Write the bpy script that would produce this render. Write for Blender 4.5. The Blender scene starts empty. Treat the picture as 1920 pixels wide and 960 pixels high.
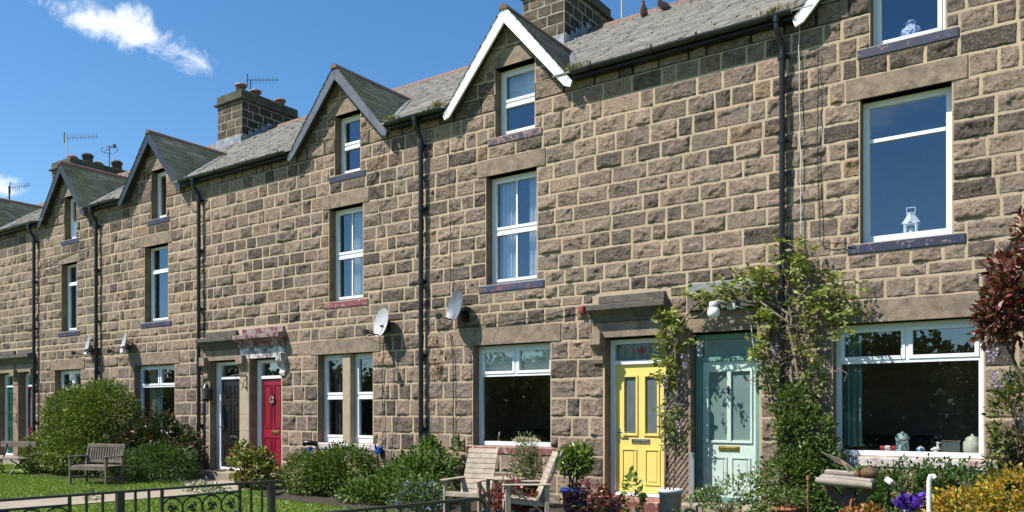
import bpy, bmesh, math, random
import numpy as np
from mathutils import Vector, Matrix

R = math.radians
random.seed(7); rng = np.random.default_rng(7)
scene = bpy.context.scene
COL = scene.collection

# ------------------------------------------------------------------ camera
cam = bpy.data.objects.new('camera', bpy.data.cameras.new('camera'))
COL.objects.link(cam)
cam.location = (0, -11, 1.30)
cam.rotation_euler = (R(90), 0, R(35.0625))
cam.data.sensor_width = 36; cam.data.lens = 36*1530/1920
cam.data.shift_y = 292/1920
cam.data.clip_start = .05; cam.data.clip_end = 4000
scene.camera = cam

# ------------------------------------------------------------------ light
SUN = Vector((-.80, -1.0, 1.75)).normalized()
EL = math.asin(SUN.z); AZ = math.atan2(SUN.x, SUN.y)
world = bpy.data.worlds.new('World'); scene.world = world; world.use_nodes = True
wn, wl = world.node_tree.nodes, world.node_tree.links
wn.clear()
wout = wn.new('ShaderNodeOutputWorld'); wbg = wn.new('ShaderNodeBackground')
sky = wn.new('ShaderNodeTexSky'); sky.sky_type = 'NISHITA'; sky.sun_disc = False
sky.sun_elevation = EL; sky.sun_rotation = AZ
sky.air_density = 1.0; sky.dust_density = .15; sky.ozone_density = 2.2; sky.altitude = 200
wbg.inputs['Strength'].default_value = .085
# wisps of cloud, laid on the sky dome by direction
def cloud_nodes(specs):
    tc = wn.new('ShaderNodeTexCoord')
    nz = wn.new('ShaderNodeTexNoise'); nz.inputs['Scale'].default_value = 17; nz.inputs['Detail'].default_value = 9
    nz.inputs['Roughness'].default_value = .68; nz.inputs['Distortion'].default_value = .5
    wl.new(tc.outputs['Generated'], nz.inputs['Vector'])
    total = None
    for d, along, la, lb, amt in specs:
        d = Vector(d).normalized(); a = Vector(along); a = (a-d*a.dot(d)).normalized(); b = d.cross(a)
        terms = []
        for vec, L in ((a, la), (b, lb)):
            dp = wn.new('ShaderNodeVectorMath'); dp.operation = 'DOT_PRODUCT'
            wl.new(tc.outputs['Generated'], dp.inputs[0]); dp.inputs[1].default_value = vec
            m = wn.new('ShaderNodeMath'); m.operation = 'DIVIDE'; wl.new(dp.outputs['Value'], m.inputs[0]); m.inputs[1].default_value = L
            p = wn.new('ShaderNodeMath'); p.operation = 'POWER'; wl.new(m.outputs[0], p.inputs[0]); p.inputs[1].default_value = 2
            terms.append(p)
        s = wn.new('ShaderNodeMath'); s.operation = 'ADD'; wl.new(terms[0].outputs[0], s.inputs[0]); wl.new(terms[1].outputs[0], s.inputs[1])
        dd = wn.new('ShaderNodeVectorMath'); dd.operation = 'DOT_PRODUCT'
        wl.new(tc.outputs['Generated'], dd.inputs[0]); dd.inputs[1].default_value = d
        fr = wn.new('ShaderNodeMath'); fr.operation = 'GREATER_THAN'; wl.new(dd.outputs['Value'], fr.inputs[0]); fr.inputs[1].default_value = .3
        inv = wn.new('ShaderNodeMath'); inv.operation = 'SUBTRACT'; inv.inputs[0].default_value = 1.0; wl.new(s.outputs[0], inv.inputs[1])
        ad = wn.new('ShaderNodeMath'); ad.operation = 'MULTIPLY_ADD'; wl.new(inv.outputs[0], ad.inputs[0]); ad.inputs[1].default_value = .36
        wl.new(nz.outputs['Fac'], ad.inputs[2])
        mr = wn.new('ShaderNodeMapRange'); mr.interpolation_type = 'SMOOTHSTEP'
        wl.new(ad.outputs[0], mr.inputs['Value'])
        mr.inputs['From Min'].default_value = .66; mr.inputs['From Max'].default_value = .96; mr.inputs['To Max'].default_value = amt
        q = wn.new('ShaderNodeMath'); q.operation = 'MULTIPLY'; wl.new(mr.outputs['Result'], q.inputs[0]); wl.new(fr.outputs[0], q.inputs[1])
        if total is None: total = q
        else:
            t = wn.new('ShaderNodeMath'); t.operation = 'MAXIMUM'; wl.new(total.outputs[0], t.inputs[0]); wl.new(q.outputs[0], t.inputs[1]); total = t
    return total
def ray(u, v):                      # direction in the world seen at photo pixel u, v
    r = (u-960)/1530
    return Vector((-.57447+.81853*r, .81853+.57447*r, (772-v)/1530))
cl = cloud_nodes([(ray(235, 55), ray(360, 105)-ray(130, 15), .11, .034, .95), (ray(325, 92), ray(385, 120)-ray(270, 70), .055, .032, .95),
                  (ray(165, 25), ray(235, 40)-ray(110, 15), .05, .03, .95),
                  (ray(10, 348), ray(50, 352)-ray(0, 345), .035, .016, .8), 
                  ((-.23, -1.0, .33), (1, .2, .0), .12, .03, .3)])
hs = wn.new('ShaderNodeHueSaturation'); hs.inputs['Saturation'].default_value = 1.25; hs.inputs['Value'].default_value = 1.14; hs.inputs['Hue'].default_value = .498; wl.new(sky.outputs[0], hs.inputs['Color'])
wmix = wn.new('ShaderNodeMix'); wmix.data_type = 'RGBA'
wl.new(cl.outputs[0], wmix.inputs['Factor']); wl.new(hs.outputs['Color'], wmix.inputs['A']); wmix.inputs['B'].default_value = (8.6, 8.8, 9.2, 1)
wl.new(wmix.outputs['Result'], wbg.inputs['Color']); wl.new(wbg.outputs[0], wout.inputs[0])

sun = bpy.data.objects.new('sun', bpy.data.lights.new('sun', 'SUN')); COL.objects.link(sun)
sun.data.energy = 4.8; sun.data.angle = R(.5); sun.data.color = (1, .95, .87)
sun.rotation_euler = SUN.to_track_quat('Z', 'Y').to_euler()

scene.view_settings.view_transform = 'Standard'; scene.view_settings.look = 'None'
scene.view_settings.exposure = .84; scene.view_settings.gamma = 1; scene.view_settings.use_curve_mapping = False

# ------------------------------------------------------------------ materials
M = {}
def nodes_of(name):
    m = bpy.data.materials.new(name); m.use_nodes = True; M[name] = m
    n, l = m.node_tree.nodes, m.node_tree.links
    return m, n, l, n['Principled BSDF']
def noise(n, l, scale, detail=4, rough=.55, stretch=None, coord='Object', dist=0):
    tc = n.new('ShaderNodeTexCoord'); t = n.new('ShaderNodeTexNoise')
    t.inputs['Scale'].default_value = scale; t.inputs['Detail'].default_value = detail; t.inputs['Roughness'].default_value = rough; t.inputs['Distortion'].default_value = dist
    if stretch:
        mp = n.new('ShaderNodeMapping'); mp.inputs['Scale'].default_value = stretch
        l.new(tc.outputs[coord], mp.inputs[0]); l.new(mp.outputs[0], t.inputs['Vector'])
    else: l.new(tc.outputs[coord], t.inputs['Vector'])
    return t
def mixc(n, l, fac, a, b, blend='MIX'):
    x = n.new('ShaderNodeMix'); x.data_type = 'RGBA'; x.blend_type = blend
    for sock, val in (('Factor', fac), ('A', a), ('B', b)):
        if hasattr(val, 'is_output') or isinstance(val, bpy.types.NodeSocket): l.new(val, x.inputs[sock])
        elif isinstance(val, (int, float)): x.inputs[sock].default_value = val
        else: x.inputs[sock].default_value = (*val, 1)
    return x.outputs['Result']
def ramp(n, l, v, lo, hi, a=0., b=1.):
    r = n.new('ShaderNodeMapRange'); l.new(v, r.inputs['Value'])
    r.inputs['From Min'].default_value = lo; r.inputs['From Max'].default_value = hi; r.inputs['To Min'].default_value = a; r.inputs['To Max'].default_value = b
    return r.outputs['Result']
def bump(n, l, p, h, strength, dist=.01):
    b = n.new('ShaderNodeBump'); b.inputs['Strength'].default_value = strength; b.inputs['Distance'].default_value = dist
    l.new(h, b.inputs['Height']); l.new(b.outputs[0], p.inputs['Normal'])
def plain(name, col, rough=.5, var=.12, scale=6, bmp=0, metal=0, spec=.4, col2=None, stretch=None, lo=.35, hi=.65):
    m, n, l, p = nodes_of(name)
    t = noise(n, l, scale, stretch=stretch)
    b = col2 if col2 else tuple(c*(1-var*2) for c in col)
    l.new(mixc(n, l, ramp(n, l, t.outputs['Fac'], lo, hi), col, b), p.inputs['Base Color'])
    p.inputs['Roughness'].default_value = rough; p.inputs['Metallic'].default_value = metal
    p.inputs['Specular IOR Level'].default_value = spec
    if bmp:
        t2 = noise(n, l, scale*6, 5, .6, stretch); bump(n, l, p, t2.outputs['Fac'], bmp)
    return m

def stone_mat(name, buff, grey, soot, mossy=0):
    m, n, l, p = nodes_of(name)
    at = n.new('ShaderNodeAttribute'); at.attribute_name = 'tone'
    sp = n.new('ShaderNodeSeparateColor'); l.new(at.outputs['Color'], sp.inputs[0])
    base = mixc(n, l, sp.outputs['Green'], buff, grey)
    base = mixc(n, l, ramp(n, l, sp.outputs['Blue'], .955, .985, 0, .55), base, (.34, .2, .1))
    n1 = noise(n, l, 7, 6, .65, (1, 1, 1.8), dist=.4); n2 = noise(n, l, 38, 5, .7)
    v = n.new('ShaderNodeMath'); v.operation = 'MULTIPLY_ADD'; l.new(n2.outputs['Fac'], v.inputs[0]); v.inputs[1].default_value = .5; l.new(ramp(n, l, n1.outputs['Fac'], .3, .7, 0, .6), v.inputs[2])
    # soot: threshold falls as the stone's own soot value rises
    s = n.new('ShaderNodeMath'); s.operation = 'ADD'; l.new(v.outputs[0], s.inputs[0]); l.new(sp.outputs['Red'], s.inputs[1])
    f = ramp(n, l, s.outputs[0], .74, 1.3, 0, .93)
    base = mixc(n, l, f, base, soot)
    n3 = noise(n, l, 24, 3, .8, (1, 1, 1.6), dist=.3)
    base = mixc(n, l, ramp(n, l, n3.outputs['Fac'], .42, .64, .0, .75), base, tuple(c*.5 for c in grey))
    base = mixc(n, l, ramp(n, l, n2.outputs['Fac'], .5, .72, .0, .45), base, tuple(min(c*1.45, .6) for c in buff))
    # thin fracture lines across the pitched faces
    n4 = noise(n, l, 4.2, 2, .5, (1, 1, 1.5), dist=1.6); ab = n.new('ShaderNodeMath'); ab.operation = 'SUBTRACT'; l.new(n4.outputs['Fac'], ab.inputs[0]); ab.inputs[1].default_value = .5
    aa = n.new('ShaderNodeMath'); aa.operation = 'ABSOLUTE'; l.new(ab.outputs[0], aa.inputs[0])
    base = mixc(n, l, ramp(n, l, aa.outputs[0], .002, .014, .8, 0), base, tuple(c*.9 for c in soot))
    l.new(base, p.inputs['Base Color']); p.inputs['Roughness'].default_value = .93; p.inputs['Specular IOR Level'].default_value = .15
    hb = noise(n, l, 40, 6, .75, (1, 1, 1.5)); bump(n, l, p, hb.outputs['Fac'], .85, .024)
    return m
stone_mat('gritstone', (.375, .274, .198), (.24, .187, .149), (.04, .035, .033))
stone_mat('sooty_stone', (.2, .155, .1), (.1, .085, .065), (.02, .019, .019))
def mortar_mat():
    m, n, l, p = nodes_of('mortar')
    a = noise(n, l, 1.3, 4); b = noise(n, l, 30, 5, .7)
    c = mixc(n, l, ramp(n, l, a.outputs['Fac'], .35, .7), (.47, .37, .25), (.37, .285, .195))
    c = mixc(n, l, ramp(n, l, b.outputs['Fac'], .45, .75, 0, .5), c, (.22, .175, .125))
    l.new(c, p.inputs['Base Color']); p.inputs['Roughness'].default_value = .95; p.inputs['Specular IOR Level'].default_value = .1
    bump(n, l, p, b.outputs['Fac'], .6, .01)
mortar_mat()
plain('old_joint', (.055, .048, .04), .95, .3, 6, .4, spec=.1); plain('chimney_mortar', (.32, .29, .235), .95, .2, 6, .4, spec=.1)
def dressed(name, c1, c2, soot, amount=.5):
    m, n, l, p = nodes_of(name)
    a = noise(n, l, 2.2, 6, .65, (1, 1, 2.2), dist=.5); b = noise(n, l, 45, 5, .7)
    c = mixc(n, l, ramp(n, l, a.outputs['Fac'], .32, .68), c1, c2)
    d = noise(n, l, 4.5, 7, .7)
    c = mixc(n, l, ramp(n, l, d.outputs['Fac'], .44, .7, 0, amount), c, soot)
    c = mixc(n, l, ramp(n, l, b.outputs['Fac'], .4, .75, 0, .55), c, soot)
    l.new(c, p.inputs['Base Color']); p.inputs['Roughness'].default_value = .9; p.inputs['Specular IOR Level'].default_value = .15
    bump(n, l, p, b.outputs['Fac'], .3, .008)
dressed('dressed_stone', (.35, .26, .185), (.24, .185, .138), (.085, .07, .06), .9)
dressed('clean_stone', (.42, .34, .23), (.36, .29, .2), (.24, .2, .14), .4)
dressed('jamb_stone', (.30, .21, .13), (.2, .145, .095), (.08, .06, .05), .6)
dressed('hood_stone', (.17, .15, .12), (.11, .1, .085), (.045, .045, .04), .7)
dressed('cap_stone', (.13, .12, .085), (.07, .065, .05), (.025, .025, .023), .7)
dressed('grey_slab', (.3, .31, .3), (.22, .23, .24), (.13, .14, .14), .5)
dressed('paving', (.36, .3, .23), (.28, .24, .19), (.16, .14, .11), .4)
def flaking(name, paint, under, lo, hi, rough=.6, scale=16):
    m, n, l, p = nodes_of(name)
    a = noise(n, l, scale, 8, .72, dist=.6)
    f = ramp(n, l, a.outputs['Fac'], lo, hi)
    b = noise(n, l, 5, 3)
    pc = mixc(n, l, ramp(n, l, b.outputs['Fac'], .35, .7), paint, tuple(c*.7 for c in paint))
    l.new(mixc(n, l, f, pc, under), p.inputs['Base Color']); p.inputs['Roughness'].default_value = rough
    bump(n, l, p, a.outputs['Fac'], .3, .01)
flaking('navy_paint', (.016, .022, .055), (.22, .17, .17), .56, .64)
flaking('navy_worn', (.014, .017, .05), (.24, .13, .1), .47, .56)
flaking('navy_chipped', (.028, .045, .105), (.2, .07, .04), .53, .6, scale=9)
flaking('plum_paint', (.2, .045, .055), (.34, .27, .21), .53, .62)
flaking('peeling_white', (.62, .6, .6), (.12, .09, .085), .46, .56, scale=9)
flaking('brick_red', (.21, .07, .055), (.36, .27, .23), .5, .62, scale=7)
flaking('peeling_red', (.15, .032, .042), (.24, .205, .185), .45, .54, scale=6)
flaking('sill_white', (.6, .55, .52), (.3, .16, .13), .5, .62, scale=7)
def slate_mat(name, c1, c2, moss, mamount):
    m, n, l, p = nodes_of(name)
    at = n.new('ShaderNodeAttribute'); at.attribute_name = 'tone'
    sp = n.new('ShaderNodeSeparateColor'); l.new(at.outputs['Color'], sp.inputs[0])
    a = noise(n, l, 1.6, 6, .65); b = noise(n, l, 22, 6, .7)
    c = mixc(n, l, sp.outputs['Red'], c1, c2)
    c = mixc(n, l, ramp(n, l, a.outputs['Fac'], .42, .68, 0, mamount), c, moss)
    c = mixc(n, l, ramp(n, l, b.outputs['Fac'], .45, .75, 0, .45), c, tuple(x*.45 for x in c2))
    l.new(c, p.inputs['Base Color']); p.inputs['Roughness'].default_value = .8; p.inputs['Specular IOR Level'].default_value = .3
    bump(n, l, p, b.outputs['Fac'], .35, .01)
slate_mat('roof_slate', (.27, .255, .23), (.17, .16, .15), (.19, .18, .14), .3)
slate_mat('mossy_slate', (.42, .39, .27), (.25, .235, .165), (.17, .17, .06), .7)
slate_mat('dark_slate', (.3, .28, .24), (.17, .16, .14), (.15, .14, .08), .5)
plain('roof_underside', (.05, .045, .04), .9)
plain('old_lead', (.16, .165, .18), .6, .2, 5, .1); plain('lead', (.3, .31, .34), .5, .2, 5, .1)
plain('old_ridge', (.12, .08, .06), .9, .3, 5, .3, col2=(.17, .09, .06)); plain('ridge_tile', (.2, .1, .075), .85, .3, 4, .3, col2=(.13, .09, .07))
plain('clay_pot', (.3, .11, .06), .7, .2, 8, .1); plain('pot_rim', (.5, .42, .38), .7, .2)
plain('sooty_pot', (.09, .075, .065), .85, .2, 8, .2)
plain('white_paint', (.8, .8, .79), .35, .04, 3); plain('upvc', (.8, .81, .82), .28, .02, 3, spec=.5)
plain('barge_blue', (.075, .085, .115), .5, .2, 4, col2=(.12, .13, .15)); plain('barge_black', (.03, .035, .045), .45, .2, 4)
plain('black_plastic', (.012, .012, .013), .35, .2, 5, spec=.5); plain('gutter_grey', (.045, .047, .05), .4, .2, 5)
plain('iron', (.012, .013, .012), .38, .3, 9, .1, spec=.5); plain('cable', (.015, .014, .013), .6)
plain('yellow_door', (.77, .61, .17), .3, .03, 2); plain('mint_door', (.52, .63, .555), .4, .06, 2); plain('teal_frame', (.16, .32, .275), .45, .12, 3)
plain('red_door', (.24, .012, .03), .35, .12, 2); plain('black_door', (.02, .017, .016), .35, .1, 2); plain('green_door', (.012, .07, .045), .4, .1, 2)
plain('chrome', (.6, .61, .63), .25, .05, 3, metal=1); plain('brass', (.55, .38, .12), .35, .2, 8, metal=1)
plain('frosted', (.12, .15, .155), .15, .1, 3, spec=.6); plain('mint_glass', (.16, .235, .22), .12, .08, 2, spec=.6)
plain('aerial_metal', (.14, .14, .15), .45, .2, 8, metal=.7)
plain('dish_grey', (.42, .43, .44), .5, .08, 4); plain('dish_mesh', (.13, .15, .18), .45, .15, 5)
plain('old_timber', (.42, .35, .275), .85, .22, 5, .35, stretch=(1, 1, 1), col2=(.27, .225, .175)); plain('grey_timber', (.17, .145, .115), .9, .25, 6, .35, col2=(.1, .085, .07))
plain('log_grey', (.3, .265, .215), .9, .25, 6, .4, col2=(.2, .17, .135)); plain('dark_timber', (.12, .095, .07), .9, .25, 6, .3); plain('trellis_wood', (.33, .24, .18), .9, .2, 9, .2)
plain('terracotta', (.36, .13, .065), .8, .15, 6, .2); plain('blue_glaze', (.01, .04, .24), .2, .15, 4, spec=.6); plain('blue_plastic', (.01, .07, .33), .4)
plain('zinc', (.5, .52, .52), .5, .12, 7, .1); plain('room_wall', (.5, .43, .32), .9); plain('room_dark', (.3, .22, .14), .9)
plain('curtain_pale', (.62, .65, .68), .9, .08, 3); plain('curtain_green', (.22, .38, .34), .9, .1, 3); plain('curtain_dark', (.12, .1, .1), .9); plain('curtain_red', (.22, .03, .03), .9)
plain('curtain_blue', (.42, .55, .66), .9, .08, 3); plain('curtain_cream', (.55, .47, .32), .9, .08, 3); plain('blind', (.72, .76, .66), .8, .1, 3, stretch=(.3, 1, 9))
plain('ceramic_white', (.75, .74, .7), .25); plain('red_tin', (.45, .03, .04), .35); plain('cream_enamel', (.62, .6, .48), .3)
plain('blue_pattern', (.62, .68, .74), .25, .1, 26, col2=(.05, .13, .4), lo=.45, hi=.55); plain('teal_pattern', (.62, .6, .5), .25, .1, 30, col2=(.02, .19, .26), lo=.46, hi=.54)
plain('wicker', (.13, .07, .03), .35, .3, 40, .6); plain('red_tag', (.33, .06, .04), .6); plain('stucco', (.3, .25, .2), .9)
plain('bark', (.13, .095, .065), .95, .3, 12, .6); plain('vine_bark', (.25, .2, .14), .95, .25, 14, .6); plain('soil', (.05, .037, .026), .97, .3, 12, .8)
plain('bird_body', (.1, .055, .06), .7, .3, 40, col2=(.2, .12, .12)); plain('bird_grey', (.16, .17, .2), .7, .2, 30, col2=(.05, .05, .06))
def opal():
    m, n, l, p = nodes_of('opal_glass'); p.inputs['Base Color'].default_value = (.8, .79, .74, 1); p.inputs['Roughness'].default_value = .15; p.inputs['Subsurface Weight'].default_value = .3
opal()
def glass(name, refl, tint):
    m, n, l, p = nodes_of(name); n.remove(p); out = n['Material Output']
    tr = n.new('ShaderNodeBsdfTransparent'); tr.inputs[0].default_value = (*tint, 1)
    gl = n.new('ShaderNodeBsdfGlossy'); gl.inputs['Roughness'].default_value = .0; gl.inputs[0].default_value = (.70, .86, 1., 1)
    lw = n.new('ShaderNodeLayerWeight'); lw.inputs['Blend'].default_value = .5; fr = n.new('ShaderNodeMath'); fr.operation = 'POWER'; l.new(lw.outputs['Facing'], fr.inputs[0]); fr.inputs[1].default_value = 4
    a = n.new('ShaderNodeMath'); a.operation = 'ADD'; l.new(fr.outputs[0], a.inputs[0]); a.inputs[1].default_value = refl; a.use_clamp = True
    t = noise(n, l, 1.1, 1); b = n.new('ShaderNodeBump'); b.inputs['Strength'].default_value = .12; b.inputs['Distance'].default_value = .02
    l.new(t.outputs['Fac'], b.inputs['Height']); l.new(b.outputs[0], gl.inputs['Normal'])
    mx = n.new('ShaderNodeMixShader'); l.new(a.outputs[0], mx.inputs[0]); l.new(tr.outputs[0], mx.inputs[1]); l.new(gl.outputs[0], mx.inputs[2])
    l.new(mx.outputs[0], out.inputs[0])
glass('window_glass', .17, (.84, .87, .87))
def stained():
    m, n, l, p = nodes_of('leaded_glass')
    tc = n.new('ShaderNodeTexCoord'); br = n.new('ShaderNodeTexVoronoi'); br.inputs['Scale'].default_value = 14; l.new(tc.outputs['Object'], br.inputs['Vector'])
    c = mixc(n, l, ramp(n, l, br.outputs['Distance'], .1, .6), (.07, .1, .085), (.13, .17, .14)); l.new(c, p.inputs['Base Color']); p.inputs['Roughness'].default_value = .12
stained()
def leaf_mat(name, trans=.3, rough=.5):
    m, n, l, p = nodes_of(name); out = n['Material Output']
    at = n.new('ShaderNodeAttribute'); at.attribute_name = 'tone'; l.new(at.outputs['Color'], p.inputs['Base Color'])
    p.inputs['Roughness'].default_value = rough; p.inputs['Specular IOR Level'].default_value = .35
    tl = n.new('ShaderNodeBsdfTranslucent'); l.new(mixc(n, l, 1., at.outputs['Color'], (1.1, 1.15, .5), 'MULTIPLY'), tl.inputs[0])
    mx = n.new('ShaderNodeMixShader'); mx.inputs[0].default_value = trans; l.new(p.outputs[0], mx.inputs[1]); l.new(tl.outputs[0], mx.inputs[2]); l.new(mx.outputs[0], out.inputs[0])
leaf_mat('leaf'); leaf_mat('glossy_leaf', .2, .3); leaf_mat('petal', .3, .6)
def lawn_mat():
    m, n, l, p = nodes_of('turf')
    a = noise(n, l, .9, 5, .6); b = noise(n, l, 30, 6, .75)
    c = mixc(n, l, ramp(n, l, a.outputs['Fac'], .35, .65), (.16, .215, .035), (.105, .165, .026))
    c = mixc(n, l, ramp(n, l, b.outputs['Fac'], .4, .7, 0, .6), c, (.06, .11, .018))
    l.new(c, p.inputs['Base Color']); p.inputs['Roughness'].default_value = .9; bump(n, l, p, b.outputs['Fac'], .9, .03)
lawn_mat()

# ------------------------------------------------------------------ mesh helpers
def link(o, parent=None):
    COL.objects.link(o)
    if parent is not None: o.parent = parent
    return o
def chain_offset(parent):
    v = Vector((0, 0, 0)); p = parent
    while p is not None: v += p.location; p = p.parent
    return v
def empty(name, loc, rz=0):
    o = bpy.data.objects.new(name, None); o.empty_display_size = .2
    o.location = loc; o.rotation_euler = (0, 0, rz); return link(o)
def tag(o, label=None, cat=None, group=None, kind=None):
    if label: o['label'] = label
    if cat: o['category'] = cat
    if group: o['group'] = group
    if kind: o['kind'] = kind
    return o
class MB:
    def __init__(s): s.v = []; s.f = []; s.m = []; s.sm = []; s.mats = []
    def mi(s, mat):
        if mat not in s.mats: s.mats.append(mat)
        return s.mats.index(mat)
    def add(s, vs, fs, mat, smooth=False):
        b = len(s.v); s.v += [tuple(x) for x in vs]; i = s.mi(mat)
        for f in fs: s.f.append([b+k for k in f]); s.m.append(i); s.sm.append(smooth)
    def box(s, x0, x1, y0, y1, z0, z1, mat, mtx=None, bev=0):
        if bev:                                   # chamfer the four edges along the longest side and the rest lightly
            bm = bmesh.new(); bmesh.ops.create_cube(bm, size=1)
            for v in bm.verts: v.co = Vector(((x0+x1)/2+v.co.x*(x1-x0), (y0+y1)/2+v.co.y*(y1-y0), (z0+z1)/2+v.co.z*(z1-z0)))
            bmesh.ops.bevel(bm, geom=bm.edges[:], offset=bev, segments=1, affect='EDGES')
            vs = [v.co.copy() for v in bm.verts]; bm.verts.index_update(); fs = [[v.index for v in f.verts] for f in bm.faces]; bm.free()
        else:
            vs = [Vector((x, y, z)) for z in (z0, z1) for y in (y0, y1) for x in (x0, x1)]
            fs = [(0, 2, 3, 1), (4, 5, 7, 6), (0, 1, 5, 4), (2, 6, 7, 3), (0, 4, 6, 2), (1, 3, 7, 5)]
        if mtx is not None: vs = [mtx @ v for v in vs]
        s.add(vs, fs, mat)
    def bar(s, a, b, w, h, mat, up=(0, 0, 1), bev=0):          # rectangular bar from a to b
        a, b = Vector(a), Vector(b); d = b-a; L = d.length; d.normalize(); up = Vector(up)
        x = d.cross(up)
        if x.length < 1e-4: x = d.cross(Vector((0, 1, 0)))
        x.normalize(); z = x.cross(d)
        m = Matrix(((x.x, d.x, z.x, a.x), (x.y, d.y, z.y, a.y), (x.z, d.z, z.z, a.z), (0, 0, 0, 1)))
        s.box(-w/2, w/2, 0, L, -h/2, h/2, mat, m, bev)
    def tube(s, pts, r, mat, n=8, cap=True):
        pts = [Vector(p) for p in pts]; k = len(pts); rs = r if isinstance(r, (list, tuple)) else [r]*k
        vs = []; prev = None
        for i, p in enumerate(pts):
            t = (pts[min(i+1, k-1)]-pts[max(i-1, 0)])
            t = t.normalized() if t.length > 1e-9 else Vector((0, 0, 1))
            if prev is None:
                a = t.cross(Vector((0, 0, 1)));
                if a.length < .05: a = t.cross(Vector((0, 1, 0)))
            else: a = prev-t*prev.dot(t)
            a.normalize(); prev = a; b = t.cross(a)
            vs += [p+(a*math.cos(q*2*math.pi/n)+b*math.sin(q*2*math.pi/n))*rs[i] for q in range(n)]
        fs = [(i*n+q, i*n+(q+1) % n, (i+1)*n+(q+1) % n, (i+1)*n+q) for i in range(k-1) for q in range(n)]
        s.add(vs, fs, mat, True)
        if cap: s.add(vs[:n], [list(range(n))[::-1]], mat); s.add(vs[-n:], [list(range(n))], mat)
    def lathe(s, c, prof, mat, n=16, squash=1, smooth=True):   # prof: (r, z)
        c = Vector(c); vs = [c+Vector((r*math.cos(q*2*math.pi/n), r*squash*math.sin(q*2*math.pi/n), z)) for r, z in prof for q in range(n)]
        s.add(vs, [(i*n+q, i*n+(q+1) % n, (i+1)*n+(q+1) % n, (i+1)*n+q) for i in range(len(prof)-1) for q in range(n)], mat, smooth)
    def prism(s, poly, lo, hi, mat, axis='y'):                 # poly in the other two axes
        def P(a, b, t): return {'y': (a, t, b), 'x': (t, a, b), 'z': (a, b, t)}[axis]
        k = len(poly); vs = [P(a, b, lo) for a, b in poly]+[P(a, b, hi) for a, b in poly]
        s.add(vs, [list(range(k)), list(range(2*k-1, k-1, -1))]+[(i, i+k, (i+1) % k+k, (i+1) % k) for i in range(k)], mat)
    def quad(s, a, b, c, d, mat): s.add([a, b, c, d], [(0, 1, 2, 3)], mat)
    def build(s, name, parent=None, fix=True, local=False):
        me = bpy.data.meshes.new(name); off = Vector((0, 0, 0)) if local else chain_offset(parent)
        me.from_pydata([Vector(v)-off for v in s.v], [], s.f)
        for k in s.mats: me.materials.append(M[k])
        if s.f: me.polygons.foreach_set('material_index', s.m); me.polygons.foreach_set('use_smooth', s.sm)
        if fix:
            bm = bmesh.new(); bm.from_mesh(me); bmesh.ops.recalc_face_normals(bm, faces=bm.faces); bm.to_mesh(me); bm.free()
        me.update(); return link(bpy.data.objects.new(name, me), parent)
def np_mesh(name, verts, faces, mats, parent=None, mat_idx=None, tone=None, smooth=False, local=False):
    """verts (N,3), faces (F,4) or (F,3) ndarray; tone (N,3) written as a colour attribute"""
    off = np.array(Vector((0, 0, 0)) if local else chain_offset(parent)); verts = np.asarray(verts, dtype=np.float32)-off
    me = bpy.data.meshes.new(name); k = faces.shape[1]; F = len(faces)
    me.vertices.add(len(verts)); me.vertices.foreach_set('co', verts.astype(np.float32).ravel())
    me.loops.add(F*k); me.loops.foreach_set('vertex_index', faces.astype(np.int32).ravel())
    me.polygons.add(F); me.polygons.foreach_set('loop_start', np.arange(0, F*k, k, dtype=np.int32))
    if mat_idx is not None: me.polygons.foreach_set('material_index', mat_idx.astype(np.int32))
    if smooth is not False: me.polygons.foreach_set('use_smooth', np.full(F, True) if smooth is True else smooth)
    for m in mats: me.materials.append(M[m])
    if tone is not None:
        a = me.color_attributes.new('tone', 'FLOAT_COLOR', 'POINT')
        a.data.foreach_set('color', np.concatenate([tone, np.ones((len(tone), 1))], 1).astype(np.float32).ravel())
    me.update(calc_edges=True); me.validate(); return link(bpy.data.objects.new(name, me), parent)
_T = np.random.default_rng(3).random((64, 64, 64))
def vn(p):                                                     # value noise, p (...,3)
    i = np.floor(p).astype(int); f = p-i; f = f*f*(3-2*f); r = 0
    for dx in (0, 1):
        for dy in (0, 1):
            for dz in (0, 1):
                w = (f[..., 0] if dx else 1-f[..., 0])*(f[..., 1] if dy else 1-f[..., 1])*(f[..., 2] if dz else 1-f[..., 2])
                r = r+w*_T[(i[..., 0]+dx) % 64, (i[..., 1]+dy) % 64, (i[..., 2]+dz) % 64]
    return r
def at(u, v, y):                                               # photo pixel -> point on the plane at depth y in front of / behind the facade
    d = ray(u, v); t = (y+11)/d.y
    return Vector((d.x*t, y, 1.30+d.z*t))

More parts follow.
